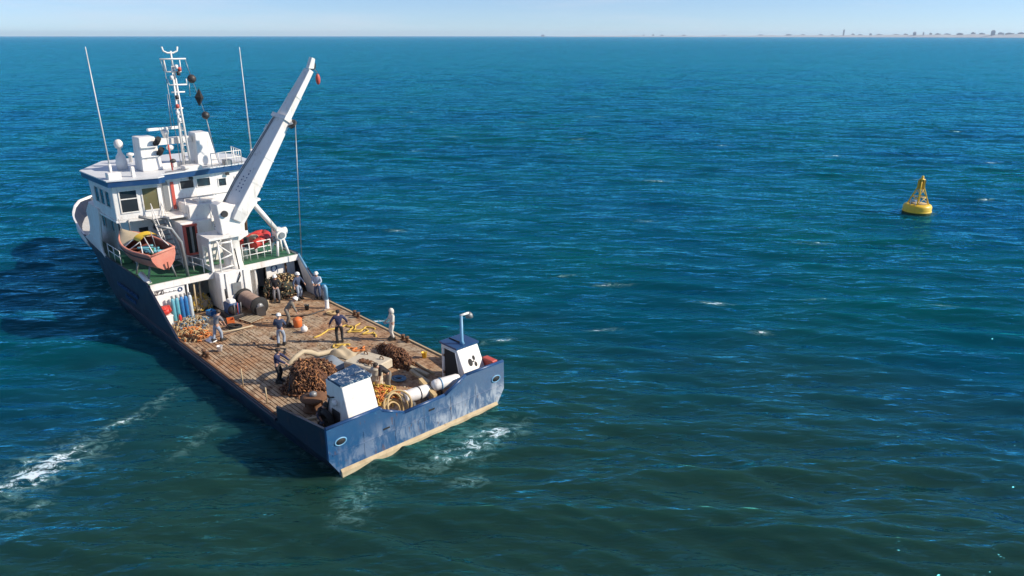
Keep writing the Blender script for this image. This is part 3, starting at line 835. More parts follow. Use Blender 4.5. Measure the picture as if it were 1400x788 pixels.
MB().lathe([(0.02, -0.55), (0.29, 0), (0.02, 0.55)], 4, smooth=False, M=Matrix.Translation((26, -1.88, 13.2)) @ Matrix.Rotation(R(6), 4, 'X')).build('day_diamond', M_black, mast_o)
MB().ball((26, -2.14, 12.04), 0.25, 14, 10).build('day_ball', M_dark, mast_o)

# ------------------------------------------------------------------ crane on the ship
crane = MB().prism([(19.2, 0.95), (21.2, 0.95), (21.2, -1.0), (19.2, -1.0)], 0.9, 3.35).build('crane', M_white, ship, bev=0.05)
MB().lathe([(0.62, 3.35), (0.55, 3.6), (0.5, 5.3), (0.62, 5.4), (0.62, 5.6)], 16, M=Matrix.Translation((20.3, -0.45, 0))).build('crane_column', M_white_clean, crane)
# port side plate with an opening, and the open frame aft of it
pp = MB()
pp.box((19.75, 0.98, 3.36), (20.1, 1.1, 5.3)); pp.box((20.9, 0.98, 3.36), (21.6, 1.1, 5.3)); pp.box((20.1, 0.98, 4.85), (20.9, 1.1, 5.3)); pp.box((20.1, 0.98, 3.36), (20.9, 1.1, 3.65))
pp.build('crane_side_plate', M_white_clean, crane)
fr = MB()
fr.tube([(19.6, 0.62, 3.36), (19.6, 0.62, 5.2)], 0.06, 6); fr.tube([(19.6, -0.2, 3.36), (19.6, -0.2, 5.2)], 0.06, 6)
fr.tube([(19.6, 0.62, 5.1), (19.6, -0.2, 5.1)], 0.06, 6); fr.tube([(19.6, 0.62, 4.1), (19.6, -0.2, 4.3)], 0.05, 6); fr.tube([(19.6, 0.6, 5.0), (19.6, -0.15, 4.3)], 0.045, 6); fr.tube([(19.6, 0.62, 3.5), (19.6, -0.2, 3.6)], 0.05, 6)
fr.tube([(19.6, 0.62, 5.2), (20.0, 0.9, 5.35)], 0.06, 6)
fr.build('crane_frame', M_white_clean, crane)
MB().prism([(19.5, 1.15), (21.4, 1.15), (21.4, -1.1), (19.5, -1.1)], 5.36, 5.5).build('crane_platform', M_white_clean, crane)
# slewing head
hd = [(-0.35, 5.5), (-0.95, 5.5), (-1.75, 6.6), (-2.3, 7.2), (-1.6, 7.3), (-0.75, 7.25), (0.0, 7.5), (0.3, 7.35), (0.15, 5.5)]
MB().loft([[(19.85, y, z) for y, z in hd], [(20.8, y, z) for y, z in hd]]).build('crane_head', M_white_clean, crane, bev=0.05)
MB().tube([(19.72, -0.1, 6.8), (19.86, -0.1, 6.8)], 0.2, 12).build('slew_motor', M_dark, crane)
BOOM_ROLL = 0.0
b0 = Vector((20.2, -0.75, 6.3)); b1 = Vector((20.0, -6.81, 15.13))
bh = (b1 - b0); blen = bh.length; bd = bh.normalized()
bn = Vector((-0.616, -0.569, 0.545)); bn = (bn - bd * bn.dot(bd)).normalized()      # the box section is turned so that one flat faces aft
bt = bd.cross(bn).normalized()
if bt.y < 0: bt = -bt
_c, _s = math.cos(R(4)), math.sin(R(4)); bn, bt = bn * _c + bt * _s, bt * _c - bn * _s
def bring(t, n0, n1, dlo, dhi):
    p = b0 + bd * (blen * t)
    return [p + bn * n1 + bt * dlo, p + bn * n0 + bt * dlo, p + bn * n0 + bt * dhi, p + bn * n1 + bt * dhi]
boom = MB().loft([bring(0.0, -0.9, 0.5, -0.28, 0.36), bring(0.06, -1.1, 0.6, -0.37, 0.47), bring(0.2, -1.15, 0.6, -0.37, 0.45), bring(0.56, -0.84, 0.48, -0.25, 0.34), bring(0.66, -0.72, 0.44, -0.21, 0.31)]).build('boom', M_white_clean, crane, bev=0.04)
MB().loft([bring(0.55, -0.70, 0.42, -0.20, 0.28), bring(0.98, -0.32, 0.26, -0.16, 0.19)]).build('boom_extension', M_white_clean, crane, bev=0.03)
MB().loft([bring(0.643, -0.86, 0.54, -0.30, 0.39), bring(0.667, -0.85, 0.53, -0.30, 0.39)]).build('boom_collar', M_white_clean, crane)
# painted marks on the upper face
for k in range(7):
    for row in (0.0, 0.35):
        if row and k > 4: continue
        t = 0.16 + 0.022 * k
        p = b0 + bd * (blen * t) + bt * (0.458 - 0.306 * max(0, t - 0.2) + 0.004) - bn * (row + 0.1)
        q = MB(); a = bd * 0.085; c = bn * 0.11
        q.add([p - a * 0.5, p + a * (0.4 + 0.3 * (k % 2)), p + a * (0.4 + 0.3 * (k % 2)) + c, p - a * 0.5 + c * (0.6 + 0.4 * (k % 3 > 0))], [(0, 1, 2, 3)])
        q.build('painted_letter', M_blue, crane)
sh = b0 + bd * (blen * 0.645) + bn * 0.66 - bt * 0.2
def disc(c, ax, r, w, n=16):
    c = Vector(c); ax = Vector(ax).normalized()
    return MB().tube([c - ax * w / 2, c + ax * w / 2], r, n, smooth=False)
disc(sh, bt, 0.3, 0.12).build('sheave', M_dark, crane)
MB().loft([[sh + bt * 0.1 - bn * 0.3 + bd * 0.25, sh + bt * 0.1 - bn * 0.3 - bd * 0.25, sh + bt * 0.1 + bn * 0.15], [sh - bt * 0.1 - bn * 0.3 + bd * 0.25, sh - bt * 0.1 - bn * 0.3 - bd * 0.25, sh - bt * 0.1 + bn * 0.15]]).build('sheave_bracket', M_white_clean, crane)
disc(b1 + bd * 0.1, bn, 0.26, 0.2).build('tip_sheave', M_dark, crane)
MB().loft([[b1 - bd * 0.2 + bn * 0.14 + bt * 0.2, b1 + bd * 0.5 + bn * 0.14 + bt * 0.35, b1 + bd * 0.55 + bn * 0.14 + bt * 0.1, b1 + bn * 0.14 - bt * 0.15], [b1 - bd * 0.2 - bn * 0.14 + bt * 0.2, b1 + bd * 0.5 - bn * 0.14 + bt * 0.35, b1 + bd * 0.55 - bn * 0.14 + bt * 0.1, b1 - bn * 0.14 - bt * 0.15]]).build('boom_tip', M_white_clean, crane)
hk = b1 + Vector((0.0, -0.42, -0.65))
MB().tube([b1 + bd * 0.1, hk + Vector((0, 0, 0.3))], 0.025, 5).build('hook_wire', M_wire, crane)
MB().ball(hk - Vector((0, 0, 0.1)), (0.15, 0.15, 0.34), 12, 8).build('hook_block', M_redframe, crane)
wlow = Vector((sh.x - 0.2, sh.y + 0.35, 3.3))
MB().tube([sh + bn * 0.28, wlow], 0.028, 5).build('hoist_wire', M_wire, crane)
for t, h in ((0.5, 0.35), (0.56, 0.5)):
    p = b0 + bd * (blen * t) - bn * 0.85
    MB().tube([p, p - bn * h, p - bn * h + bd * 0.35], 0.03, 6).build('boom_bracket', M_white_clean, crane)
# lifting strut down to the winch on the starboard quarter of the upper deck
MB().tube([(20.5, -2.2, 7.1), (20.9, -3.75, 5.0)], 0.17, 10).build('boom_strut', M_white_clean, crane)
MB().tube([(20.1, -1.45, 5.5), (20.05, -1.5, 7.0)], 0.09, 8).build('hydraulic_cylinder', M_rust, crane)
win = MB()
for dx, dy in ((-0.5, 0.45), (0.5, 0.45), (-0.5, -0.35), (0.5, -0.35)):
    win.tube([(21.1 + dx, -4.0 + dy, 3.25), (21.1 + dx * 0.5, -4.0 + dy * 0.5, 4.3)], 0.09, 8)
win.bevbox((20.75, -4.3, 4.3), (21.5, -3.7, 5.0), 0.08)
wo = win.build('deck_winch', M_white_clean, ship)
disc((20.7, -4.0, 4.6), (1, 0, 0), 0.34, 0.12).build('winch_flange', M_white_clean, wo)
disc((20.62, -4.0, 4.6), (1, 0, 0), 0.2, 0.14).build('winch_drum', M_grey, wo)
disc((21.1, -4.45, 4.75), (0, 1, 0), 0.24, 0.2).build('winch_flange', M_white_clean, wo)
disc((21.1, -3.6, 4.3), (0, 1, 0), 0.2, 0.2).build('winch_motor', M_grey, wo)
# starboard brace
MB().tube([(20.0, -4.72, 3.3), (17.3, -4.72, 1.2)], 0.08, 8).build('bulwark_brace', M_sky, ship)
# lifeboat cradle
for xx in (20.8, 22.9):
    m_ = MB(); m_.tube([(xx, 4.5, 3.25), (xx, 4.25, 4.3)], 0.06, 6); m_.tube([(xx, 2.9, 3.25), (xx, 3.15, 4.3)], 0.06, 6); m_.tube([(xx, 4.25, 4.25), (xx, 3.7, 4.02), (xx, 3.15, 4.25)], 0.06, 6)
    m_.build('boat_cradle', M_grey, ship)
for xx in (20.4, 23.7):
    MB().tube([(xx, 2.35, 3.25), (xx, 2.45, 5.4), (xx, 2.9, 6.3), (xx, 3.6, 6.55)], 0.1, 8).build('boat_davit', M_grey, ship)
MB().tube([(20.5, 4.55, 3.25), (21.6, 4.6, 3.6)], 0.17, 8).build('fender_roller', M_white_clean, ship)

# hoses, cables, seams and small fittings that break up the big white faces
for k in range(2):
    pts = [b0 + bd * (blen * t) + bt * (hh + 0.03) - bn * (ww - 0.16 - 0.14 * k + 0.03 * math.sin(9 * t + k)) for t, hh, ww in ((0.06, 0.47, 1.1), (0.2, 0.45, 1.15), (0.38, 0.395, 0.99), (0.56, 0.34, 0.84), (0.64, 0.33, 0.76))]
    MB().tube(pts, 0.025, 5).build('hydraulic_hose', M_grey, crane)
for t, n0, n1, lo, hi in ((0.24, -1.115, 0.587, -0.357, 0.438), (0.4, -0.978, 0.533, -0.303, 0.389), (0.8, -0.485, 0.337, -0.185, 0.235)):
    MB().loft([bring(t - 0.003, n0 - 0.015, n1 + 0.015, lo - 0.015, hi + 0.015), bring(t + 0.003, n0 - 0.015, n1 + 0.015, lo - 0.015, hi + 0.015)]).build('boom_stiffener', M_white_clean, crane)
for a in ((19.18, 0.6), (19.18, -0.55)):
    MB().tube([(a[0], a[1], 1.0), (a[0], a[1], 3.3)], 0.035, 6).build('cable_pipe', M_grey, crane)
MB().box((19.12, -0.3, 1.9), (19.198, 0.25, 2.6)).build('control_box', M_grey, crane)
MB().tube([(19.15, -0.1, 2.6), (19.1, -0.3, 3.0), (19.4, -0.4, 3.5), (19.7, -0.4, 4.6)], 0.04, 6).build('hydraulic_hose', M_black, crane)
for yy, zz in ((3.3, 3.9), (2.2, 5.4), (-2.4, 4.6), (-3.2, 4.6)):
    q = MB().torus((0, 0, 0), 0.2, 0.04, 18, 6, M=Matrix.Translation((25.27, yy, zz)) @ Matrix.Rotation(R(90), 4, 'Y')).build('porthole_rim', M_grey, house)
    MB().lathe([(0.19, 0), (0.19, 0.02), (0.01, 0.021)], 16, M=Matrix.Translation((25.285, yy, zz)) @ Matrix.Rotation(R(-90), 4, 'Y')).build('porthole_glass', M_glass, house)
for xx, yy in ((26.2, -1.5), (27.9, 1.3), (29.6, -2.6), (30.4, 1.6)):
    MB().lathe([(0.12, 0), (0.12, 0.4), (0.24, 0.45), (0.24, 0.58), (0.05, 0.64)], 12).build('roof_vent', M_white_clean, ship, (xx, yy, 8.87))
MB().bevbox((24.5, -0.9, 8.872), (25.3, 0.2, 9.12), 0.03).build('roof_locker', M_white_clean, ship)
MB().bevbox((24.7, -3.0, 8.872), (25.2, -2.5, 9.2), 0.03).build('roof_locker', M_grey, ship)
MB().tube([(24.3, 1.5, 8.95), (24.6, -0.6, 8.95), (24.9, -3.8, 8.95)], 0.03, 6).build('roof_cable', M_grey, ship)
for zz in (7.05, 6.55): MB().tube([(24.83, 1.0, zz), (24.93, -4.0, zz)], 0.022, 6).build('wall_cable', M_grey, wheelhouse)
for yy in (1.8, -0.2, -2.6): MB().bevbox((24.72, yy - 0.12, 8.2), (24.86, yy + 0.12, 8.38), 0.02).build('flood_lamp', M_dark, wheelhouse)
MB().tube([(24.15, 4.1, 6.36), (24.1, 4.1, 6.1), (25.2, 3.9, 3.3)], 0.04, 6).build('drain_pipe', M_grey, ship)
for xx in (21.5, 22.6):
    MB().lathe([(0.14, 0), (0.14, 0.55), (0.22, 0.6), (0.22, 0.78), (0.04, 0.84)], 12).build('deck_vent', M_white_clean, ship, (xx, -1.6 - 0.4 * (xx - 21), 3.25))

# ------------------------------------------------------------------ small houses and fittings at the stern
def splash_paint(name, col, spl):
    m, nt, b = new_mat(name)
    n1 = noise(nt, 5.5, 5, 0.7, dist=1.2); n2 = noise(nt, 1.3, 2)
    f = mathn(nt, 'MULTIPLY', rng_map(nt, n1, 0.54, 0.58), rng_map(nt, n2, 0.40, 0.50))
    nt.links.new(mixc(nt, f, col, spl), b.inputs['Base Color']); b.inputs['Roughness'].default_value = 0.45
    return m


M_splash = splash_paint('bird_spattered_blue', (0.012, 0.05, 0.12), (0.6, 0.62, 0.62))
ph = MB().loft([[(0.20 + 0.385 * (z - 0.95), 3.46 - 0.05 * (z - 0.95), z), (0.20 + 0.385 * (z - 0.95), 1.93, z), (2.35, 1.93, z), (2.2, 3.46, z)] for z in (0.95, 3.24)])
port_house = ph.build('winch_house', M_white_clean, ship, bev=0.04)
port_house['label'] = 'white stern housing with spattered dark blue lid'
MB().loft([[(1.02, 3.42, z), (1.05, 1.88, z), (2.45, 1.88, z), (2.08, 3.42, z)] for z in (3.243, 3.36)]).build('lid', M_splash, port_house)
MB().lathe([(0.05, -0.08), (0.14, 0.02), (0.14, 0.14), (0.03, 0.15)], 12, M=Matrix.Translation((1.55, 3.40, 2.35)) @ Matrix.Rotation(R(-90), 4, 'X')).build('deck_lamp', M_white_clean, port_house)
MB().box((1.25, 3.44, 1.25), (1.85, 3.462, 2.0)).build('hatch', M_dark, port_house)
sh_ = MB().loft([[(0.30 + 0.52 * (z - 0.95), -2.97, z), (2.5, -2.97, z), (2.5, -4.27, z), (0.30 + 0.52 * (z - 0.95), -4.27, z)] for z in (0.95, 2.9)])
stb_house = sh_.build('winch_house', M_white_clean, ship, bev=0.04)
stb_house['label'] = 'white stern housing with dark doorway and lamp post'
MB().loft([[(1.26, -2.92, z), (2.58, -2.92, z), (2.58, -4.33, z), (1.26, -4.33, z)] for z in (2.903, 3.0)]).build('lid', M_blue, stb_house)
MB().add([(1.05, -2.955, 1.2), (2.22, -2.955, 1.2), (2.22, -2.955, 2.72), (1.42, -2.955, 2.72)], [(0, 1, 2, 3)]).build('doorway', M_black, stb_house)
for a, b in (((0.98, 1.15), (1.38, 2.77)), ((1.38, 2.77), (2.28, 2.77)), ((2.28, 2.77), (2.28, 1.15))):
    MB().tube([(a[0], -2.95, a[1]), (b[0], -2.95, b[1])], 0.035, 6).build('door_frame', M_white_clean, stb_house)
# black emblem on its sloping aft face
for yy, zz, ry, rz_ in ((-3.52, 2.22, 0.13, 0.17), (-3.78, 2.36, 0.08, 0.11), (-3.80, 2.08, 0.08, 0.11)):
    x_ = 0.30 + 0.52 * (zz - 0.95) - 0.012
    q = MB(); pts = [(x_ + 0.52 * rz_ * math.sin(a), yy + ry * math.cos(a), zz + rz_ * math.sin(a)) for a in [2 * math.pi * k / 14 for k in range(14)]]
    q.add(pts, [tuple(range(14))]); q.build('painted_emblem', M_black, stb_house)
q = MB(); q.add([(0.30 + 0.52 * (z - 0.95) - 0.014, y, z) for y, z in ((-3.5, 2.19), (-3.5, 2.25), (-3.76, 2.25), (-3.76, 2.19))], [(0, 1, 2, 3)]); q.build('painted_emblem', M_black, stb_house)
lp = MB().tube([(1.55, -3.52, 3.0), (1.55, -3.5, 3.15), (1.55, -3.5, 4.45)], [0.13, 0.085, 0.07], 10)
lamp = lp.build('lamp_post', M_sky, stb_house)
MB().tube([(1.55, -3.45, 4.47), (1.55, -3.95, 4.47)], 0.06, 8).build('lamp_arm', M_white_clean, stb_house)
MB().lathe([(0.06, 0.0), (0.16, -0.1), (0.19, -0.26), (0.02, -0.27)], 12, M=Matrix.Translation((1.55, -4.0, 4.5))).build('lamp_head', M_grey, stb_house)
# bulwark stays inside the stern corners and a few deck fittings
for s_ in (1, -1):
    for x in (1.2, 2.6, 3.8):
        MB().loft([[(x - 0.02, s_ * 4.66, 0.95), (x - 0.02, s_ * 4.3, 0.95), (x - 0.02, s_ * 4.66, sheer(x) - 0.05)], [(x + 0.02, s_ * 4.66, 0.95), (x + 0.02, s_ * 4.3, 0.95), (x + 0.02, s_ * 4.66, sheer(x) - 0.05)]]).build('bulwark_stay', M_inner, ship)
for x, y, h in ((8.48, 4.52, 0.95), (6.08, 4.45, 0.8)):
    MB().tube([(x, y, DK), (x, y, DK + h)], 0.035, 6).build('side_stanchion', M_tan, ship)
for x, y in ((7.7, -4.45), (12.8, -4.5), (13.2, 4.45)):
    m_ = MB(); m_.box((x - 0.35, y - 0.1, DK + 0.002), (x + 0.35, y + 0.1, DK + 0.05))
    for d in (-0.2, 0.2): m_.lathe([(0.09, DK + 0.05), (0.08, DK + 0.25), (0.12, DK + 0.27), (0.12, DK + 0.32), (0.02, DK + 0.33)], 10, M=Matrix.Translation((x + d, y, 0)))
    m_.build('mooring_bitt', M_rust, ship)
# low frames of the starboard deck hatch
m_ = MB(); m_.tube([(5.0, -3.1, 1.0), (3.2, -3.0, 1.0)], 0.07, 6); m_.build('hatch_bar', M_tan, ship)

# ------------------------------------------------------------------ materials for loose gear
M_beige = paint('beige_canvas', (0.46, 0.38, 0.26), 0.85, dirt=0.4, dirt_col=(0.2, 0.15, 0.1), scale=3)
M_tarp = paint('grey_blue_tarpaulin', (0.16, 0.20, 0.25), 0.7, dirt=0.4, dirt_col=(0.35, 0.36, 0.38), scale=3)
M_concrete = paint('pale_concrete', (0.55, 0.49, 0.38), 0.9, dirt=0.5, dirt_col=(0.28, 0.20, 0.12), scale=3.5, bumps=0.5)
M_rope_y = paint('yellow_rope', (0.62, 0.42, 0.08), 0.85, dirt=0.4, dirt_col=(0.35, 0.22, 0.06), scale=4)
M_rope_t = paint('tan_rope', (0.50, 0.36, 0.18), 0.85, dirt=0.4, scale=4)
M_rope_o = paint('orange_rope', (0.62, 0.20, 0.05), 0.85, dirt=0.4, scale=4)
M_rope_b = paint('blue_rope', (0.12, 0.24, 0.36), 0.85, dirt=0.3, scale=4)
M_cyl_b = paint('blue_cylinder_paint', (0.02, 0.16, 0.42), 0.4, dirt=0.3, dirt_col=(0.2, 0.3, 0.4), scale=4)
M_cyl_t = paint('teal_cylinder_paint', (0.10, 0.36, 0.46), 0.4, dirt=0.3, dirt_col=(0.4, 0.45, 0.45), scale=4)
M_cyl_w = paint('pale_cylinder_paint', (0.52, 0.60, 0.66), 0.4, dirt=0.3, scale=4)
M_darkgreen = paint('dark_netting', (0.025, 0.035, 0.028), 0.9, dirt=0.5, dirt_col=(0.08, 0.06, 0.04), scale=5)


def chain_material(name, a, b_, c_):
    m, nt, b = new_mat(name)
    n1 = noise(nt, 7.0, 3, 0.7); n2 = noise(nt, 1.6, 2)
    col = mixc(nt, rng_map(nt, n1, 0.35, 0.65), a, b_)
    col = mixc(nt, rng_map(nt, n2, 0.55, 0.7, 0, 0.7), col, c_)
    nt.links.new(col, b.inputs['Base Color']); b.inputs['Roughness'].default_value = 0.85
    return m


M_chain = chain_material('rusty_chain', (0.04, 0.02, 0.013), (0.26, 0.115, 0.05), (0.34, 0.17, 0.07))
M_chain3 = chain_material('orange_rusty_chain', (0.20, 0.075, 0.03), (0.52, 0.25, 0.10), (0.10, 0.05, 0.03))
M_chain2 = chain_material('dark_rusty_net', (0.03, 0.016, 0.012), (0.15, 0.06, 0.028), (0.07, 0.035, 0.02))
prng = random.Random(5)


def heap(name, label, cat, x, y, rx, ry, h, mats, nlinks, rz=0.0, link_r=0.09, core=None, gauge=0.3, steep=0.6):
    root = empty(name); on_ship(root, x, y, DK, rz); tag(root, label, cat)
    n, m = 22, 8
    rings = []
    for i in range(m + 1):
        t = i / m; k = math.cos(t * math.pi / 2) ** steep
        rings.append([((rx * k * (1 + 0.13 * math.sin(3 * a + i) + prng.uniform(-0.06, 0.06))) * math.cos(a), (ry * k * (1 + 0.12 * math.cos(2 * a + i) + prng.uniform(-0.06, 0.06))) * math.sin(a), 0.004 + h * 0.93 * math.sin(t * math.pi / 2) * (1 + prng.uniform(-0.05, 0.05))) for a in [2 * math.pi * q / n for q in range(n)]])
    rings[-1] = [(p[0] * 0.05, p[1] * 0.05, p[2]) for p in rings[-1]]
    MB().loft(rings, smooth=True).build('core', core or mats[0], root)
    for mi, mt in enumerate(mats):
        mb = MB()
        for q in range(nlinks // len(mats)):
            t = prng.random() ** 1.3; a = prng.uniform(0, 2 * math.pi); k = math.cos(t * math.pi / 2) ** steep
            lump = 1 + 0.10 * math.sin(3 * a + 1) + 0.08 * math.sin(7 * a)
            p = Vector((rx * k * math.cos(a) * lump, ry * k * math.sin(a) * lump, max(0.06, h * math.sin(t * math.pi / 2)))) * prng.uniform(0.94, 1.07)
            if q % 9 == 0: p = Vector((rx * math.cos(a) * prng.uniform(1.0, 1.4), ry * math.sin(a) * prng.uniform(1.0, 1.4), 0.05))
            rot = Matrix.Rotation(prng.uniform(0, 6.3), 4, 'Z') @ Matrix.Rotation(prng.uniform(0, 3.1), 4, 'X') @ Matrix.Rotation(prng.uniform(0, 3.1), 4, 'Y')
            mb.torus((0, 0, 0), link_r * prng.uniform(0.7, 1.25), link_r * gauge, 7, 4, M=Matrix.Translation(p) @ rot @ Matrix.Diagonal((1, 0.62, 1, 1)))
        o = mb.build('chain_links', mt, root)
        o['kind'] = 'stuff'
    return root


heap('chain_heap', 'tall heap of rusty brown chain beside the blue lidded stern housing', 'chain', 6.3, 2.05, 0.95, 1.05, 1.12, [M_chain, M_chain2, M_chain2, M_chain, M_chain3], 1700, link_r=0.11, core=M_chain2, steep=0.4)
heap('net_heap', 'long low heap of dark brown netting behind the pale concrete block', 'net', 6.1, -2.75, 1.5, 0.45, 0.45, [M_chain2, M_chain], 420, rz=R(-8), link_r=0.11, core=M_chain2)
heap('rope_heap', 'tangle of yellow and orange rope between the two stern housings', 'rope', 3.1, 0.35, 0.85, 0.7, 0.4, [M_rope_y, M_rope_o], 200, link_r=0.16, core=M_chain2, gauge=0.2)
heap('rope_heap', 'heap of mixed grey and blue rope in front of the gas cylinders', 'rope', 18.2, 3.2, 0.75, 0.8, 0.32, [M_rope_b, M_beige, M_rope_t], 210, link_r=0.15, core=M_rust, gauge=0.2)
heap('rope_heap', 'low tan and orange rope scatter by the port deck edge', 'rope', 16.6, 3.75, 0.9, 0.65, 0.22, [M_rope_t, M_rope_o], 130, link_r=0.16, core=M_rust, gauge=0.2)
heap('net_heap', 'dark green netting piled against the starboard bulkhead', 'net', 19.5, -3.05, 0.65, 1.15, 1.25, [M_darkgreen, M_chain2, M_rope_t], 420, link_r=0.13, core=M_darkgreen, steep=0.5)
heap('net_heap', 'yellowish netting heaped inside the open bay', 'net', 20.9, 1.75, 0.55, 0.6, 0.75, [M_beige, M_rope_y], 160, link_r=0.12, core=M_beige)


def thing_mesh(mb, name, mats, label, cat, x, y, z=DK, rz=0.0, group=None):
    o = mb.build(name, mats); on_ship(o, x, y, z, rz); tag(o, label, cat, group)
    return o


# canvas hose lifted by the crew member in dark clothes
hz = [(7.28, 2.78, 1.86), (7.32, 2.5, 2.02), (7.38, 2.2, 2.18), (7.6, 1.7, 2.22), (7.85, 1.2, 1.95), (8.3, 0.6, 1.5), (8.75, 0.1, 1.25), (8.95, -0.5, 1.12), (9.0, -0.9, 1.10)]
mb = MB().tube([(a - 7.3, b - 2.7, c - DK) for a, b, c in hz], [0.10, 0.11, 0.12, 0.12, 0.14, 0.13, 0.14, 0.13, 0.08], 10)
thing_mesh(mb, 'canvas_hose', M_beige, 'long beige canvas hose draped over the rusty chain heap', 'hose', 7.3, 2.7)
def drape(nx, ny, sx, sy, h, seed):
    r_ = random.Random(seed); vs = []; fs = []
    ph = [r_.uniform(0, 6) for _ in range(6)]
    for i in range(nx):
        for j in range(ny):
            u, v = i / (nx - 1) - 0.5, j / (ny - 1) - 0.5
            e = max(0.0, 1 - (2 * abs(u)) ** 3) * max(0.0, 1 - (2 * abs(v)) ** 3)
            vs.append((u * sx * (1 + 0.1 * math.sin(5 * v + ph[0])), v * sy * (1 + 0.12 * math.sin(6 * u + ph[1])), 0.02 + e * h * (0.65 + 0.25 * math.sin(8 * u + ph[2]) + 0.22 * math.sin(9 * v + 4 * u + ph[3])) + 0.03 * r_.random()))
    top = len(vs)
    for i in range(nx - 1):
        for j in range(ny - 1):
            fs.append((i * ny + j, (i + 1) * ny + j, (i + 1) * ny + j + 1, i * ny + j + 1))
    m_ = MB(); m_.add(vs, fs, 0, True); m_.add([(x, y, z - 0.018) for x, y, z in vs], [f[::-1] for f in fs], 0, True)
    return m_
thing_mesh(drape(16, 16, 1.9, 1.5, 0.45, 3), 'tarpaulin', M_tarp, 'crumpled grey blue tarpaulin between chain heap and concrete block', 'tarpaulin', 7.9, 0.35)
thing_mesh(drape(14, 14, 1.4, 1.0, 0.4, 8), 'canvas_sheet', M_beige, 'crumpled pale canvas sheet forward of the concrete block', 'canvas', 8.5, -0.95, rz=0.4)
# concrete block with lifting eyes
root = empty('concrete_block'); on_ship(root, 5.95, -0.95, DK, R(15)); tag(root, 'pale flat concrete sinker block in the middle of the deck', 'concrete block')
MB().bevbox((-0.95, -0.8, 0.12), (0.95, 0.8, 0.55), 0.06).build('slab', M_concrete, root)
for a in (-0.6, 0.6): MB().box((a - 0.1, -0.75, 0.003), (a + 0.1, 0.75, 0.118)).build('bearer', M_rust, root)
for a, b in ((-0.6, 0.5), (0.55, -0.45), (-0.55, -0.4)):
    MB().torus((0, 0, 0), 0.11, 0.03, 14, 6, M=Matrix.Translation((a, b, 0.6)) @ Matrix.Rotation(R(90), 4, 'X')).build('lifting_eye', M_rust, root)
mb = MB()
for q in range(26):
    mb.torus((0, 0, 0), 0.09, 0.025, 8, 4, M=Matrix.Translation((-0.5 + 0.03 * q + prng.uniform(-.1, .1), 0.3 + prng.uniform(-.12, .12), 0.585 + 0.03 * prng.random())) @ Matrix.Rotation(prng.uniform(0, 3), 4, 'Z') @ Matrix.Rotation(prng.uniform(-.4, .4), 4, 'X'))
mb.build('chain', M_rust, root)
root = empty('drum'); on_ship(root, 4.25, -0.35, DK); tag(root, 'dented cream oil drum aft of the concrete block', 'drum')
MB().lathe([(0.28, 0), (0.29, 0.02), (0.28, 0.05), (0.28, 0.27), (0.295, 0.29), (0.28, 0.31), (0.28, 0.56), (0.295, 0.58), (0.28, 0.6), (0.28, 0.83), (0.29, 0.86), (0.02, 0.85)], 18).build('shell', M_concrete, root)
MB().lathe([(0.04, 0.85), (0.04, 0.88), (0.01, 0.885)], 8, M=Matrix.Translation((0.15, 0.05, 0))).build('bung', M_dark, root)


def rope_run(name, label, pts, mat, r=0.03, wob=0.0, seed=1):
    r_ = random.Random(seed); P = [Vector(p) for p in pts]; out = []
    for a, b in zip(P[:-1], P[1:]):
        for k in range(8):
            t = k / 8; p = a.lerp(b, t)
            out.append(Vector((p.x + r_.gauss(0, wob), p.y + r_.gauss(0, wob), 0.035)))
    out.append(Vector((P[-1].x, P[-1].y, 0.035)))
    sm = [out[0]] + [(out[i - 1] + out[i] * 2 + out[i + 1]) / 4 for i in range(1, len(out) - 1)] + [out[-1]]
    return thing_mesh(MB().tube(sm, r, 6), name, mat, label, 'rope', 0, 0)


rope_run('rope_run', 'yellow rope running across the deck in front of the man in navy', [(11.4, -0.9, 0), (12.0, -2.0, 0), (12.05, -3.0, 0), (11.5, -3.4, 0), (10.9, -2.7, 0), (10.6, -3.4, 0), (10.9, -4.1, 0), (10.3, -4.2, 0)], M_rope_y, 0.05, 0.07, 2)
rope_run('rope_run', 'frayed yellow rope zigzagging near the starboard deck edge', [(11.7, -3.9, 0), (11.0, -3.2, 0), (10.4, -3.9, 0), (10.1, -3.2, 0), (9.8, -3.9, 0), (9.3, -3.6, 0)], M_rope_y, 0.045, 0.09, 5)
rope_run('rope_run', 'pale green rope loop lying aft of the man in navy', [(9.9, -1.2, 0), (9.5, -1.7, 0), (9.2, -1.4, 0), (9.5, -1.0, 0), (9.9, -1.3, 0), (9.3, -1.9, 0)], M_rope_y, 0.05, 0.06, 6)
rope_run('rope_run', 'orange rope lying beside the pale canvas sheet', [(9.0, -1.5, 0), (8.7, -1.9, 0), (8.4, -1.5, 0), (8.2, -2.1, 0), (8.6, -2.3, 0)], M_rope_o, 0.055, 0.07, 7)
rope_run('rope_run', 'dark rope stretched from the drum winch along the deck', [(16.6, -0.9, 0), (15.5, -1.6, 0), (14.9, -2.6, 0), (15.1, -3.6, 0)], M_dark, 0.04, 0.04, 9)
rope_run('rope_run', 'thin dark rope lying across the planks port of the helmeted man', [(12.6, 1.9, 0), (11.6, 1.5, 0), (11.2, 0.9, 0), (10.6, 1.3, 0)], M_dark, 0.03, 0.05, 12)
thing_mesh(MB().tube([(0, 0, 0.42), (0.5, -1.15, 0.12), (0.62, -2.15, 0.05)], [0.04, 0.045, 0.05], 8), 'boat_hook', M_beige, 'long pale pole held low by the man on the port side', 'pole', 14.95, 2.9)
thing_mesh(drape(8, 8, 0.7, 0.5, 0.25, 4), 'plastic_sheet', M_white_clean, 'scrap of white sheeting by the feet of the pole carrier', 'sheet', 15.15, 3.35)
mb = MB().ball((0, 0, 0.2), (0.2, 0.2, 0.2)); mb.lathe([(0.05, 0.38), (0.05, 0.46), (0.01, 0.47)], 8)
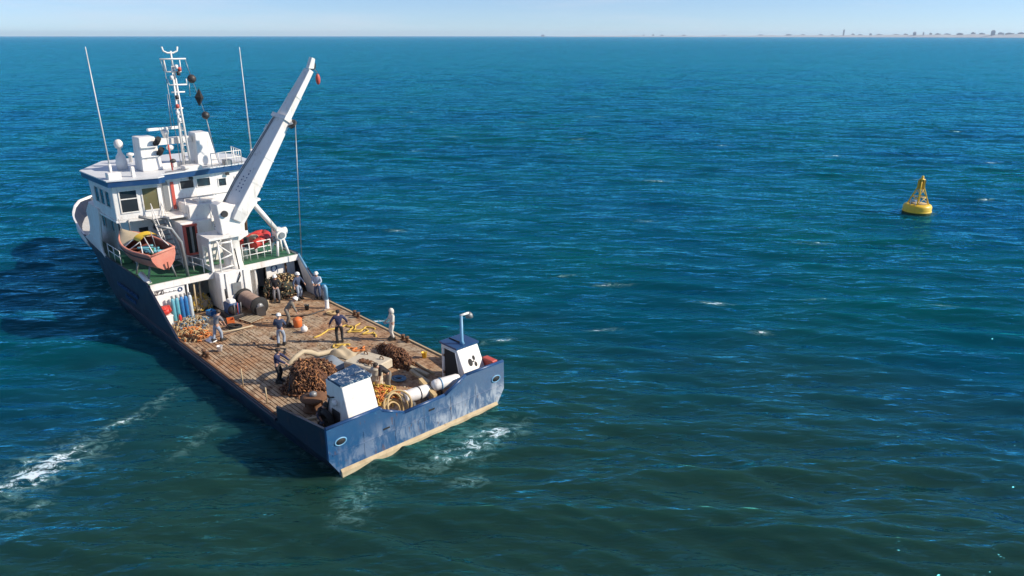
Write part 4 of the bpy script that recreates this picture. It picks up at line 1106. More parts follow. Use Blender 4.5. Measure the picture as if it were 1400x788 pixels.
thing_mesh(mb, 'float', M_white_clean, 'small white float lying on the mid deck', 'float', 12.7, -1.0)
mb = MB().lathe([(0.2, 0), (0.24, 0.03), (0.27, 0.45), (0.25, 0.5), (0.1, 0.58), (0.02, 0.6)], 14)
thing_mesh(mb, 'float', M_orange, 'orange float standing beside the bending crew member', 'float', 13.75, -1.15)
for px_, py_, lab in ((14.9, -1.9, 'rusty shackle lying amid the fore part of the deck'), (13.0, 0.6, 'rusty shackle lying forward of the helmeted man')):
    mb = MB(); mb.torus((0, 0, 0), 0.2, 0.045, 16, 6, M=Matrix.Translation((0, 0, 0.05))); mb.tube([(-0.25, 0.15, 0.05), (0.25, 0.15, 0.05)], 0.045, 6)
    thing_mesh(mb, 'shackle', M_rust, lab, 'shackle', px_, py_)
for x, y, a, lab in ((4.1, -2.6, R(4), 'tan timber baulk lying aft of the dark net heap'), (3.35, -2.25, R(-6), 'second tan timber baulk nearer the stern rail')):
    thing_mesh(MB().bevbox((-0.9, -0.1, 0.004), (0.9, 0.1, 0.16), 0.015), 'timber_baulk', M_beige, lab, 'timber', x, y, rz=a)

# stern centre: rope hoops, white tank, timber, capsule
root = empty('rope_coil'); on_ship(root, 1.15, 0.75, DK); tag(root, 'big tan rope coil standing against the dipped stern rail', 'rope coil')
for k, (r1, t, dx) in enumerate(((0.62, 62, 0.0), (0.56, 55, 0.1), (0.42, 50, 0.18), (0.35, 58, 0.1), (0.6, 70, -0.12))):
    MB().torus((0, 0, 0), r1, 0.045, 30, 6, M=Matrix.Translation((dx - 0.25, 0.05 * k, r1 * math.sin(R(t)) + 0.05)) @ Matrix.Rotation(R(12 * k - 20), 4, 'Z') @ Matrix.Rotation(R(-t), 4, 'Y')).build('coil_turn', M_rope_t, root)
root = empty('tank'); on_ship(root, 1.15, -0.2, DK, R(-6)); tag(root, 'white cylindrical tank with ringed end lying inside the stern rail', 'tank')
MB().lathe([(0.1, -0.05), (0.26, 0.0), (0.3, 0.1), (0.3, 1.05), (0.24, 1.2), (0.05, 1.25)], 18, M=Matrix.Translation((0, 0.3, 0.62)) @ Matrix.Rotation(R(90), 4, 'X')).build('shell', M_white_clean, root)
MB().torus((0, 0, 0), 0.2, 0.1, 20, 8, M=Matrix.Translation((0, 0.36, 0.68)) @ Matrix.Rotation(R(90), 4, 'X')).build('end_ring', M_white_clean, root)
for yy in (0.05, -0.65): MB().box((-0.3, yy - 0.06, 0.003), (0.3, yy + 0.06, 0.36)).build('saddle', M_grey, root)
MB().torus((0, 0, 0), 0.305, 0.025, 24, 6, M=Matrix.Translation((0, -0.35, 0.62)) @ Matrix.Rotation(R(90), 4, 'X')).build('strap', M_dark, root)
thing_mesh(MB().loft([[(0.62, -0.1, 0.86), (0.62, 0.1, 0.86), (0.62, 0.1, 1.06), (0.62, -0.1, 1.06)], [(-0.5, -0.1, 0.42), (-0.5, 0.1, 0.42), (-0.5, 0.1, 0.62), (-0.5, -0.1, 0.62)]]), 'timber_baulk', M_rope_t, 'orange brown timber propped on the white tank at the stern', 'timber', 0.95, -1.0)
root = empty('life_raft_canister'); on_ship(root, 0.75, -1.85, DK, R(-10)); tag(root, 'white capsule canister lashed beside the starboard stern housing', 'canister')
MB().lathe([(0.1, -0.72), (0.22, -0.68), (0.27, -0.55), (0.27, 0.55), (0.22, 0.68), (0.1, 0.72)], 16, M=Matrix.Translation((0, 0, 0.85)) @ Matrix.Rotation(R(90), 4, 'X')).build('canister', M_white_clean, root)
MB().torus((0, 0, 0), 0.275, 0.03, 22, 6, M=Matrix.Translation((0, 0.3, 0.85)) @ Matrix.Rotation(R(90), 4, 'X')).build('strap', M_sky, root)
for yy in (-0.4, 0.35): MB().box((-0.22, yy - 0.05, 0.003), (0.22, yy + 0.05, 0.62)).build('cradle', M_dark, root)
thing_mesh(drape(8, 8, 0.8, 0.5, 0.5, 14), 'canvas_bundle', M_redframe, 'faded red bundle tucked in the starboard stern corner', 'bundle', 0.75, -4.45 + 0.1, 1.5) if False else None
root = empty('storage_bin'); on_ship(root, 0.62, -4.45, DK); tag(root, 'faded red bin in the starboard corner of the stern', 'bin')
MB().loft([[(-0.3, -0.12, 0), (0.3, -0.12, 0), (0.3, 0.12, 0), (-0.3, 0.12, 0)], [(-0.35, -0.16, 1.2), (0.35, -0.16, 1.2), (0.35, 0.16, 1.2), (-0.35, 0.16, 1.2)]]).build('body', M_redframe, root)
MB().bevbox((-0.38, -0.18, 1.203), (0.38, 0.17, 1.3), 0.03).build('lid', M_redframe, root)
# port stern corner
root = empty('capstan'); on_ship(root, 4.05, 3.15, DK); tag(root, 'rusty round capstan with grey knob near the port bulwark', 'capstan')
MB().lathe([(0.5, 0.003), (0.5, 0.08), (0.36, 0.12), (0.33, 0.4), (0.52, 0.5), (0.6, 0.56), (0.6, 0.64), (0.3, 0.70)], 22).build('barrel', M_rust, root)
MB().lathe([(0.17, 0.695), (0.16, 0.82), (0.1, 0.88), (0.02, 0.9)], 12).build('knob', M_grey, root)
for k in range(4): MB().box((-0.03, 0.33, 0.12), (0.03, 0.42, 0.42)).build('whelp', M_rust, root, rz=R(45 + 90 * k))
root = empty('old_tyre'); on_ship(root, 2.0, 3.62, DK, 0); tag(root, 'black tyre fender leaning on the port stern housing', 'tyre')
MB().torus((0, 0, 0), 0.36, 0.14, 26, 10, M=Matrix.Translation((0, 0.0, 0.5)) @ Matrix.Rotation(R(80), 4, 'X')).build('tread', M_black, root)
mb = MB()
for k in range(20):
    a = 2 * math.pi * k / 20
    mb.box((-0.03, -0.09, -0.02), (0.03, 0.09, 0.02), 0, Matrix.Translation((0, 0.0, 0.5)) @ Matrix.Rotation(R(80), 4, 'X') @ Matrix.Rotation(a, 4, 'Z') @ Matrix.Translation((0.49, 0, 0)))
mb.build('tread_blocks', M_black, root)
thing_mesh(MB().box((-0.7, -0.06, 0.004), (0.7, 0.06, 0.1)).box((-0.7, -0.05, 0.102), (-0.55, 0.05, 0.2)), 'timber_baulk', M_beige, 'short pale timber beside the rusty capstan', 'timber', 3.3, 3.75, rz=R(70))

# deck winch with a big drum under the crane
root = empty('drum_winch'); on_ship(root, 18.0, -0.35, DK); tag(root, 'dark drum winch with round flange in front of the crane base', 'winch')
X90 = Matrix.Rotation(R(90), 4, 'Y')
MB().lathe([(0.40, -1.0), (0.42, -0.5), (0.40, 0.0), (0.43, 0.5), (0.40, 1.0)], 20, M=Matrix.Translation((0, 0, 0.62)) @ X90).build('drum', M_rust, root)
mb = MB()
for k in range(26): mb.torus((0, 0, 0), 0.44 + 0.02 * (k % 2), 0.035, 20, 5, M=Matrix.Translation((-0.92 + 0.07 * k, 0, 0.62)) @ X90)
mb.build('wound_wire', paint('wound_rusty_wire', (0.30, 0.21, 0.17), 0.8, dirt=0.6, dirt_col=(0.10, 0.06, 0.04), rust=0.4, scale=2), root)
for xx in (-1.08, 1.08):
    fl_ = MB().lathe([(0.12, -0.05), (0.56, -0.05), (0.58, 0.0), (0.56, 0.05), (0.12, 0.05)], 24, M=Matrix.Translation((xx, 0, 0.62)) @ X90).build('flange', M_black, root)
    MB().lathe([(0.03, -0.1), (0.2, -0.08), (0.22, 0.08), (0.03, 0.1)], 14, M=Matrix.Translation((xx - 0.05, 0, 0.62)) @ X90).build('hub', M_grey, fl_)
MB().bevbox((-1.25, -0.3, 0.003), (-1.12, 0.3, 0.62), 0.03).build('stand', M_dark, root)
MB().bevbox((1.14, -0.3, 0.003), (1.3, 0.3, 0.62), 0.03).build('stand', M_dark, root)
root = empty('winch_engine'); on_ship(root, 17.9, 0.95, DK); tag(root, 'blue and black winch engine with levers port of the drum winch', 'engine')
MB().bevbox((-0.7, -0.45, 0.003), (0.8, 0.45, 0.3), 0.04).build('bed', M_dark, root)
MB().bevbox((-0.5, -0.3, 0.303), (0.5, 0.3, 0.95), 0.06).build('engine_block', M_blue, root)
MB().bevbox((-0.3, -0.2, 0.953), (0.25, 0.2, 1.15), 0.05).build('tank', M_white_clean, root)
MB().tube([(0.3, 0.1, 0.95), (0.35, 0.1, 1.5), (0.3, 0.12, 1.7)], 0.06, 8).build('exhaust', M_dark, root)
for k in range(3): MB().tube([(-0.62, -0.3 + 0.2 * k, 0.3), (-0.7, -0.3 + 0.2 * k, 1.05)], 0.025, 6).build('lever', M_redframe if k == 1 else M_grey, root)
MB().lathe([(0.05, -0.08), (0.3, -0.06), (0.3, 0.06), (0.05, 0.08)], 16, M=Matrix.Translation((-0.56, 0.15, 0.62)) @ X90).build('flywheel', M_black, root)
# gas cylinders by the port bulkhead
for y, mt, lab in ((3.70, M_cyl_t, 'teal gas cylinder, outermost of the row at the port bulkhead'), (3.46, M_cyl_t, 'teal gas cylinder, second from the ship side'), (3.20, M_cyl_b, 'blue gas cylinder in the middle of the row'), (2.95, M_cyl_b, 'blue gas cylinder next to the pale one'), (2.70, M_cyl_w, 'pale gas cylinder, innermost of the row by the open bay')):
    root = empty('gas_cylinder'); on_ship(root, 19.62, y, DK); tag(root, lab, 'gas cylinder', 'gas cylinders at the port bulkhead')
    MB().lathe([(0.105, 0), (0.115, 0.02), (0.115, 1.2), (0.10, 1.32), (0.05, 1.4)], 14).build('shell', mt, root)
    MB().lathe([(0.05, 1.395), (0.07, 1.42), (0.07, 1.54), (0.02, 1.56)], 10).build('valve_cap', M_grey, root)
root = empty('storage_bin'); on_ship(root, 19.45, 4.25, DK); tag(root, 'white storage box under the red bundle beside the gas cylinders', 'box')
MB().bevbox((-0.35, -0.3, 0.003), (0.35, 0.3, 0.5), 0.04).build('body', M_white_clean, root)
MB().bevbox((-0.37, -0.32, 0.503), (0.37, 0.32, 0.58), 0.03).build('lid', M_white_clean, root)
mb = MB(); mb.ball((0, 0, 0.24), (0.42, 0.33, 0.25), 16, 8); mb.tube([(-0.4, -0.2, 0.3), (0.1, -0.28, 0.42), (0.35, 0.1, 0.38)], 0.07, 6); mb.ball((-0.15, 0.1, 0.42), (0.25, 0.2, 0.12), 10, 6)
thing_mesh(mb, 'canvas_bundle', M_red, 'bright red canvas bundle on top of the white storage box', 'bundle', 19.45, 4.25, DK + 0.585)
root = empty('fire_extinguisher'); on_ship(root, 18.95, 3.62, DK, 0.3); tag(root, 'small red fire extinguisher standing before the gas cylinders', 'extinguisher')
MB().lathe([(0.085, 0), (0.09, 0.03), (0.09, 0.45), (0.05, 0.53), (0.03, 0.56)], 12).build('shell', M_red, root)
MB().tube([(0, 0, 0.55), (0, 0.04, 0.62), (0, 0.16, 0.6), (0, 0.17, 0.2)], 0.02, 6).build('hose', M_black, root)
# post with a rounded head on the starboard side
root = empty('guide_post'); on_ship(root, 15.3, -3.95, DK); tag(root, 'light blue guide post with white foot by the starboard edge', 'post')
MB().lathe([(0.16, 0.003), (0.13, 0.05), (0.13, 0.55), (0.14, 0.58)], 12).build('foot', M_white, root)
MB().tube([(0, 0, 0.58), (0, 0, 1.35), (0, 0.05, 1.45), (0, 0.16, 1.48)], 0.12, 10).build('head', M_sky, root)
# red rescue boat on the upper deck
root = empty('rescue_boat'); on_ship(root, 22.0, -2.75, 3.25, R(-50)); tag(root, 'red inflatable rescue boat on the upper deck behind the white railing', 'boat')
for s_ in (1, -1): MB().tube([(-1.15, s_ * 0.42, 0.95), (0.6, s_ * 0.45, 0.97), (1.1, s_ * 0.3, 1.05), (1.35, s_ * 0.02, 1.12)], [0.28, 0.32, 0.3, 0.24], 12).build('side_tube', M_red, root)
MB().loft([[(-1.1, -0.32, 0.85), (1.05, -0.28, 0.9), (1.05, 0.28, 0.9), (-1.1, 0.32, 0.85)], [(-1.1, -0.3, 0.92), (1.05, -0.26, 0.97), (1.05, 0.26, 0.97), (-1.1, 0.3, 0.92)]]).build('floor', M_grey, root)
MB().bevbox((-0.5, -0.25, 0.93), (0.1, 0.25, 1.35), 0.06).build('console', M_beige, root)
MB().ball((0.5, 0, 1.05), (0.6, 0.4, 0.28), 14, 8).build('cover', M_red, root)
MB().bevbox((-1.3, -0.16, 0.9), (-1.05, 0.16, 1.5), 0.05).build('outboard_motor', M_dark, root)
for xx in (-0.7, 0.6):
    m_ = MB(); m_.tube([(xx, -0.4, 0.003), (xx, -0.25, 0.82)], 0.04, 6); m_.tube([(xx, 0.4, 0.003), (xx, 0.25, 0.82)], 0.04, 6); m_.tube([(xx, -0.4, 0.8), (xx, 0.4, 0.8)], 0.05, 6); m_.build('stand', M_white_clean, root)

# ------------------------------------------------------------------ lifeboat
M_boat = paint('faded_salmon_paint', (0.64, 0.22, 0.155), 0.5, dirt=0.6, dirt_col=(0.72, 0.46, 0.34), rust=0.2, streak=0.3, streak_col=(0.7, 0.5, 0.36), scale=1.2)
M_boat_in = paint('boat_inside_brown', (0.24, 0.07, 0.045), 0.7, dirt=0.4)
lb = empty('lifeboat'); on_ship(lb, 19.8, 3.55, 3.45, R(12)); lb.rotation_euler = (R(-9), R(-4), TH + R(12)); tag(lb, 'faded red open lifeboat with yellow canopy hung on the port side', 'lifeboat')
L_ = 4.25
def lb_half(t): return 0.95 * (0.80 + 0.20 * min(1, t / 0.35)) * (1 - max(0, (t - 0.4) / 0.6) ** 3.0)
outer = []; inner = []
for i in range(15):
    t = i / 14
    w = max(lb_half(t), 0.03); x = L_ * t; sz = 1.75 + 0.38 * max(0, (t - 0.35) / 0.65) ** 2 + 0.06 * (1 - t)
    kz = 0.55 + 0.6 * max(0, (t - 0.6) / 0.4) ** 2 + 0.12 * (1 - min(1, t / 0.25))
    outer.append([(x, w, sz), (x, w * 0.97, sz - 0.35), (x - 0.0, w * 0.72, kz + 0.38), (x, w * 0.3, kz + 0.08), (x, 0.0, kz), (x, -w * 0.3, kz + 0.08), (x, -w * 0.72, kz + 0.38), (x, -w * 0.97, sz - 0.35), (x, -w, sz)])
    wi = max(w - 0.09, 0.01)
    inner.append([(x, wi, sz), (x, wi * 0.9, sz - 0.45), (x, wi * 0.6, max(kz + 0.45, 1.2)), (x, 0, max(kz + 0.3, 1.15)), (x, -wi * 0.6, max(kz + 0.45, 1.2)), (x, -wi * 0.9, sz - 0.45), (x, -wi, sz)])
m_ = MB().loft(outer, closed=False, smooth=True)
m_.add(outer[0], [tuple(range(9))])
m_.build('hull', M_boat, lb)
m_ = MB(); m_.loft([r_[::-1] for r_ in inner], closed=False, smooth=True); m_.add([(p[0] + 0.08, p[1], p[2]) for p in inner[0]], [tuple(range(7))[::-1]])
m_.build('lining', M_boat_in, lb)
for s_ in (1, -1):
    MB().tube([(r_[0][0], s_ * r_[0][1] - s_ * 0.03, r_[0][2]) for r_ in outer], 0.07, 8).build('gunwale', M_boat, lb)
    MB().tube([(r_[1][0], s_ * (r_[1][1] + 0.02), r_[1][2] + 0.12) for r_ in outer], 0.05, 6).build('rubbing_band', M_dark, lb)
MB().tube([(0.02, 0.74, 1.81), (0.0, 0, 1.83), (0.02, -0.74, 1.81)], 0.07, 8).build('gunwale', M_boat, lb)
cv = [[(L_ * t, lb_half(t) * k * 0.93, 1.79 + 0.38 * max(0, (t - 0.35) / 0.65) ** 2 + 0.2 * (1 - k * k)) for k in (-1, -0.5, 0, 0.5, 1)] for t in (0.6, 0.7, 0.8, 0.9, 0.97)]
MB().loft(cv, closed=False, smooth=True).build('bow_cover', M_beige, lb)
for xx in (0.8, 1.7, 2.5): MB().box((xx - 0.13, -0.74, 1.46), (xx + 0.13, 0.74, 1.51)).build('thwart', M_boat_in, lb)
can = [[(x, 0.55 * math.cos(a) - 0.15, 2.25 + 0.22 * math.sin(a)) for a in [math.pi * k / 8 for k in range(9)]] for x in (1.45, 1.8, 2.15)]
m_ = MB().loft(can, closed=False, smooth=True); m_.loft([[(p[0], p[1] * 0.97, p[2] - 0.03) for p in r_][::-1] for r_ in can], closed=False, smooth=True)
m_.build('canopy', M_yellow, lb)
for a, b in (((1.45, 0.40, 2.25), (0.8, 0.75, 1.8)), ((1.45, -0.70, 2.25), (0.5, -0.72, 1.8)), ((2.15, 0.40, 2.25), (2.5, 0.85, 1.85)), ((1.45, 0.40, 2.25), (2.0, 0.85, 1.8)), ((2.15, -0.70, 2.25), (2.3, -0.8, 1.8)), ((1.45, 0.1, 2.42), (0.3, 0.4, 1.8))):
    MB().tube([a, b], 0.03, 6).build('canopy_strut', M_white_clean, lb)
m_ = MB()
for k in range(7): m_.tube([(0.6 + 0.22 * k, -0.5 + 0.15 * (k % 3), 1.55), (0.9 + 0.2 * k, 0.35 + 0.1 * (k % 2), 1.65 + 0.06 * (k % 3))], 0.07, 6)
m_.build('gear', [M_cyl_t], lb)
MB().tube([(0.7, 0.3, 1.58), (1.0, 0.0, 1.75), (1.5, 0.2, 1.65)], 0.08, 6).build('gear', M_green, lb)
MB().tube([(0.05, 0, 0.75), (-0.12, 0, 0.7), (-0.2, 0, 1.2)], 0.05, 6).build('rudder', M_boat_in, lb)
for xx, yy in ((0.6, 0), (4.0, 0)):
    MB().tube([(xx, yy, 1.6), (xx, 0.05, 3.0)], 0.02, 5).build('fall_wire', M_wire, lb)

# ------------------------------------------------------------------ navigation buoy
bu = empty('navigation_buoy', (41.26, 73.07, 0)); tag(bu, 'yellow navigation buoy with lattice tower afloat on open water', 'buoy')
MB().lathe([(0.5, -0.9), (1.2, -0.55), (1.32, -0.2), (1.32, 0.62), (1.22, 0.8), (0.95, 0.88), (0.1, 0.9)], 28).build('hull', M_yellow, bu)
MB().torus((0, 0, 0), 1.3, 0.07, 32, 6, M=Matrix.Translation((0, 0, 0.15))).build('fender_band', M_yellow, bu)
for k in range(4):
    a = R(45 + 90 * k + 12)
    MB().tube([(0.95 * math.cos(a), 0.95 * math.sin(a), 0.85), (0.3 * math.cos(a), 0.3 * math.sin(a), 2.5), (0.16 * math.cos(a), 0.16 * math.sin(a), 3.4)], 0.06, 6).build('tower_leg', M_yellow, bu)
    b_ = a + R(90)
    m_ = MB(); m_.tube([(0.66 * math.cos(a), 0.66 * math.sin(a), 1.6), (0.66 * math.cos(b_), 0.66 * math.sin(b_), 1.6)], 0.035, 5)
    m_.tube([(0.9 * math.cos(a), 0.9 * math.sin(a), 0.95), (0.66 * math.cos(b_), 0.66 * math.sin(b_), 1.6)], 0.03, 5)
    m_.tube([(0.66 * math.cos(a), 0.66 * math.sin(a), 1.6), (0.33 * math.cos(b_), 0.33 * math.sin(b_), 2.45)], 0.03, 5)
    m_.build('tower_brace', M_yellow, bu)
    MB().box((-0.01, 0.02, 2.35), (0.01, 0.36, 3.25)).build('radar_reflector', M_rope_y, bu, rz=a)
MB().lathe([(0.3, 3.3), (0.3, 3.36), (0.13, 3.38), (0.13, 3.55), (0.1, 3.68), (0.02, 3.72)], 12).build('lantern', M_yellow, bu)
m_ = MB(); m_.tube([(-1.05, -0.5, 0.85), (-1.1, -0.5, 1.35), (-0.75, -0.85, 1.38), (-0.7, -0.85, 0.86)], 0.04, 6); m_.build('boarding_rail', M_white_clean, bu)

M_weed = paint('weed', (0.05, 0.08, 0.02), 0.9, dirt=0.6, dirt_col=(0.02, 0.02, 0.01), scale=3)
MB().lathe([(1.325, -0.25), (1.335, 0.02), (1.325, 0.14)], 28).build('weed_band', M_weed, bu)
MB().lathe([(0.02, 0.895), (0.8, 0.892), (0.84, 0.905), (0.3, 0.91), (0.02, 0.912)], 20).build('deck_plate', M_rope_t, bu)

# ------------------------------------------------------------------ more loose gear
def crate(label, x, y, rz, mat, z=DK, s=(0.55, 0.4, 0.28)):
    root = empty('fish_crate'); on_ship(root, x, y, z, rz); tag(root, label, 'crate')
    a, b, h = s[0] / 2, s[1] / 2, s[2]
    MB().box((-a, -b, 0.003), (a, b, 0.03)).build('base', mat, root)
    for y0 in (-b, b - 0.025):
        for k in range(3): MB().box((-a, y0, 0.032 + k * h / 3), (a, y0 + 0.025, 0.032 + (k + 0.8) * h / 3)).build('slat', mat, root)
    for x0 in (-a + 0.001, a - 0.026):
        for k in range(3): MB().box((x0, -b + 0.026, 0.032 + k * h / 3), (x0 + 0.025, b - 0.026, 0.032 + (k + 0.8) * h / 3)).build('slat', mat, root)
    return root
crate('weathered wooden crate in front of the starboard netting', 18.6, -1.35, 0.4, M_beige)
crate('orange fish crate beside the winch engine', 16.9, 1.5, -0.3, M_orange)
crate('blue fish crate near the open bay', 19.1, 1.75, 0.2, M_cyl_b)
crate('grey crate at the foot of the port bulkhead', 17.6, 2.3, 0.9, M_grey)
root = empty('pallet'); on_ship(root, 16.6, 0.35, DK, 0.25); tag(root, 'worn timber pallet aft of the winch engine', 'pallet')
for k in range(6): MB().box((-0.55, -0.45 + k * 0.165, 0.1), (0.55, -0.45 + k * 0.165 + 0.11, 0.125)).build('board', M_beige, root)
for k in (-0.5, -0.05, 0.4): MB().box((k, -0.45, 0.003), (k + 0.1, 0.5, 0.098)).build('bearer', M_rust, root)
for x, y, mt, lab in ((15.9, -2.9, M_black, 'black bucket near the light blue guide post'), (13.4, 3.6, M_white_clean, 'white bucket by the port deck edge'), (5.2, -3.9, M_yellow, 'yellow bucket by the starboard edge near the stern')):
    root = empty('bucket'); on_ship(root, x, y, DK, 0.5); tag(root, lab, 'bucket')
    MB().lathe([(0.11, 0.003), (0.15, 0.3), (0.165, 0.31), (0.14, 0.3), (0.1, 0.03), (0.01, 0.03)], 14).build('body', mt, root)
    MB().tube([(0.15, 0, 0.3), (0.12, 0.1, 0.4), (0, 0.15, 0.44), (-0.12, 0.1, 0.4), (-0.15, 0, 0.3)], 0.012, 5).build('handle', M_wire, root)
def flat_coil(label, x, y, mat, n=4, r0=0.2):
    root = empty('rope_coil'); on_ship(root, x, y, DK); tag(root, label, 'rope coil')
    for k in range(n): MB().torus((0.02 * (k % 2), 0.015 * k, 0), r0 + 0.07 * (k % 3), 0.035, 22, 6, M=Matrix.Translation((0, 0, 0.04 + 0.055 * (k // 2))) @ Matrix.Rotation(0.06 * (k - 1), 4, 'X')).build('coil_turn', mat, root)
flat_coil('tan rope coil lying near the starboard deck edge forward', 14.2, -3.7, M_rope_t)
flat_coil('black hose coil lying port of the drum winch', 16.1, 1.6, M_black, 5, 0.28)
flat_coil('blue rope coil lying aft of the concrete block', 3.9, -1.4, M_rope_b)
# trampled mud, rope scraps and chips over the planks
sr = random.Random(21); mb = MB()
for k in range(1500):
    x = sr.uniform(1.5, 19.5); y = sr.gauss(0.0, 2.4)
    if abs(y) > 4.4: continue
    r_ = 0.02 + 0.05 * sr.random() ** 2
    a0 = sr.uniform(0, 6.3)
    vs = [(x + r_ * sr.uniform(0.5, 1.5) * math.cos(a0 + t), y + r_ * sr.uniform(0.5, 1.5) * math.sin(a0 + t), DK + 0.002) for t in (0, 1.3, 2.5, 3.8, 5.0)] + [(x, y, DK + 0.004 + r_ * 0.5)]
    mb.add(vs, [(0, 1, 5), (1, 2, 5), (2, 3, 5), (3, 4, 5), (4, 0, 5)], sr.choice((0, 0, 1, 2)))
o = mb.build('deck_debris', [M_rust, M_dark, M_beige]); o.location = SHIP_O; o.rotation_euler = (0, 0, TH)
tag(o, 'scattered mud and scraps trodden over the wooden deck', 'debris', kind='stuff')

# hinges, grips and vents on the stern housings
for zz in (1.5, 2.4): MB().box((2.0, 3.40, zz), (2.16, 3.475, zz + 0.12)).build('hinge', M_rust, port_house)
for zz in (1.4, 2.3): MB().box((2.2, -2.97, zz), (2.34, -2.92, zz + 0.12)).build('hinge', M_rust, stb_house)
for k in range(3): MB().box((0.95 + 0.02 * k, 2.3, 2.9 - 0.09 * k), (1.0 + 0.02 * k, 3.0, 2.94 - 0.09 * k)).build('louvre', M_white_clean, port_house) if False else None
MB().tube([(1.35, 2.0, 3.37), (1.35, 2.0, 3.5), (1.35, 2.5, 3.5), (1.35, 2.5, 3.37)], 0.02, 6).build('lid_grip', M_grey, port_house)
MB().tube([(2.3, 3.5, 0.97), (2.25, 3.52, 1.6), (1.9, 3.5, 2.5), (1.6, 3.46, 2.6)], 0.03, 6).build('power_cable', M_black, port_house)
MB().tube([(2.55, -3.3, 0.97), (2.56, -3.4, 2.2), (2.5, -3.5, 3.02), (1.7, -3.5, 3.04)], 0.03, 6).build('power_cable', M_black, stb_house)

# loose strands hanging over the chain heap and trailing on the deck
ch_ = [o for o in bpy.data.objects if o.name == 'chain_heap'][0]
for k in range(16):
    a0 = sr.uniform(0, 6.3); pts = []
    for i in range(9):
        t = i / 8; a = a0 + 0.9 * (t - 0.5) * sr.uniform(0.6, 1.4); el = math.pi / 2 * (1 - t) * 0.95
        kk = math.cos(el) ** 0.45; off = 1.05 if t < 0.85 else 1.05 + 1.4 * (t - 0.85)
        pts.append((0.95 * kk * math.cos(a) * off, 1.05 * kk * math.sin(a) * off, max(0.04, 1.12 * math.sin(el) * 1.04)))
    MB().tube(pts, 0.035, 5).build('loose_strand', (M_chain3, M_rope_t, M_chain2, M_dark)[k % 4], ch_)

# ------------------------------------------------------------------ people
def cloth(name, col, rough=0.85):
    return paint(name, col, rough, dirt=0.5, dirt_col=tuple(0.45 * c for c in col), scale=5, bumps=0.9)


C_skin = paint('skin', (0.52, 0.30, 0.21), 0.6, dirt=0.1, dirt_col=(0.4, 0.2, 0.14), bumps=0)
C_navy = cloth('navy_cloth', (0.025, 0.030, 0.085)); C_black = cloth('black_cloth', (0.018, 0.018, 0.022)); C_jeans = cloth('pale_jeans_cloth', (0.30, 0.36, 0.45))
C_white = cloth('white_cloth', (0.66, 0.62, 0.55)); C_grey = cloth('grey_cloth', (0.20, 0.20, 0.22)); C_check = cloth('blue_white_cloth', (0.38, 0.46, 0.58))
C_olive = cloth('grey_brown_cloth', (0.20, 0.18, 0.15)); C_dkblue = cloth('dark_blue_cloth', (0.05, 0.07, 0.13)); C_boot = paint('boot_rubber', (0.02, 0.018, 0.016), 0.6)
C_hair = paint('dark_hair', (0.03, 0.02, 0.015), 0.6); C_helm = paint('white_helmet', (0.80, 0.80, 0.78), 0.3, dirt=0.1); C_eye = paint('eye', (0.02, 0.015, 0.012), 0.3)
C_red = cloth('red_cloth', (0.30, 0.03, 0.03))


def skin_mesh(name, nodes, edges, mat, parent, root_i=0):
    """nodes: list of (pos, radius); a continuous limb surface grown by a Skin modifier"""
    me = bpy.data.meshes.new(name)
    me.from_pydata([tuple(n[0]) for n in nodes], edges, [])
    me.materials.append(mat)
    o = bpy.data.objects.new(name, me); COL.objects.link(o); o.parent = parent
    sk = o.modifiers.new('Skin', 'SKIN')
    sk.use_smooth_shade = True
    if not me.skin_vertices: me.skin_vertices.new() if hasattr(me.skin_vertices, 'new') else None
    for i, d in enumerate(me.skin_vertices[0].data):
        r = nodes[i][1]
        d.radius = r if isinstance(r, tuple) else (r, r)
        d.use_root = (i == root_i)
    ss = o.modifiers.new('Subdivision', 'SUBSURF'); ss.levels = 1; ss.render_levels = 1
    return o


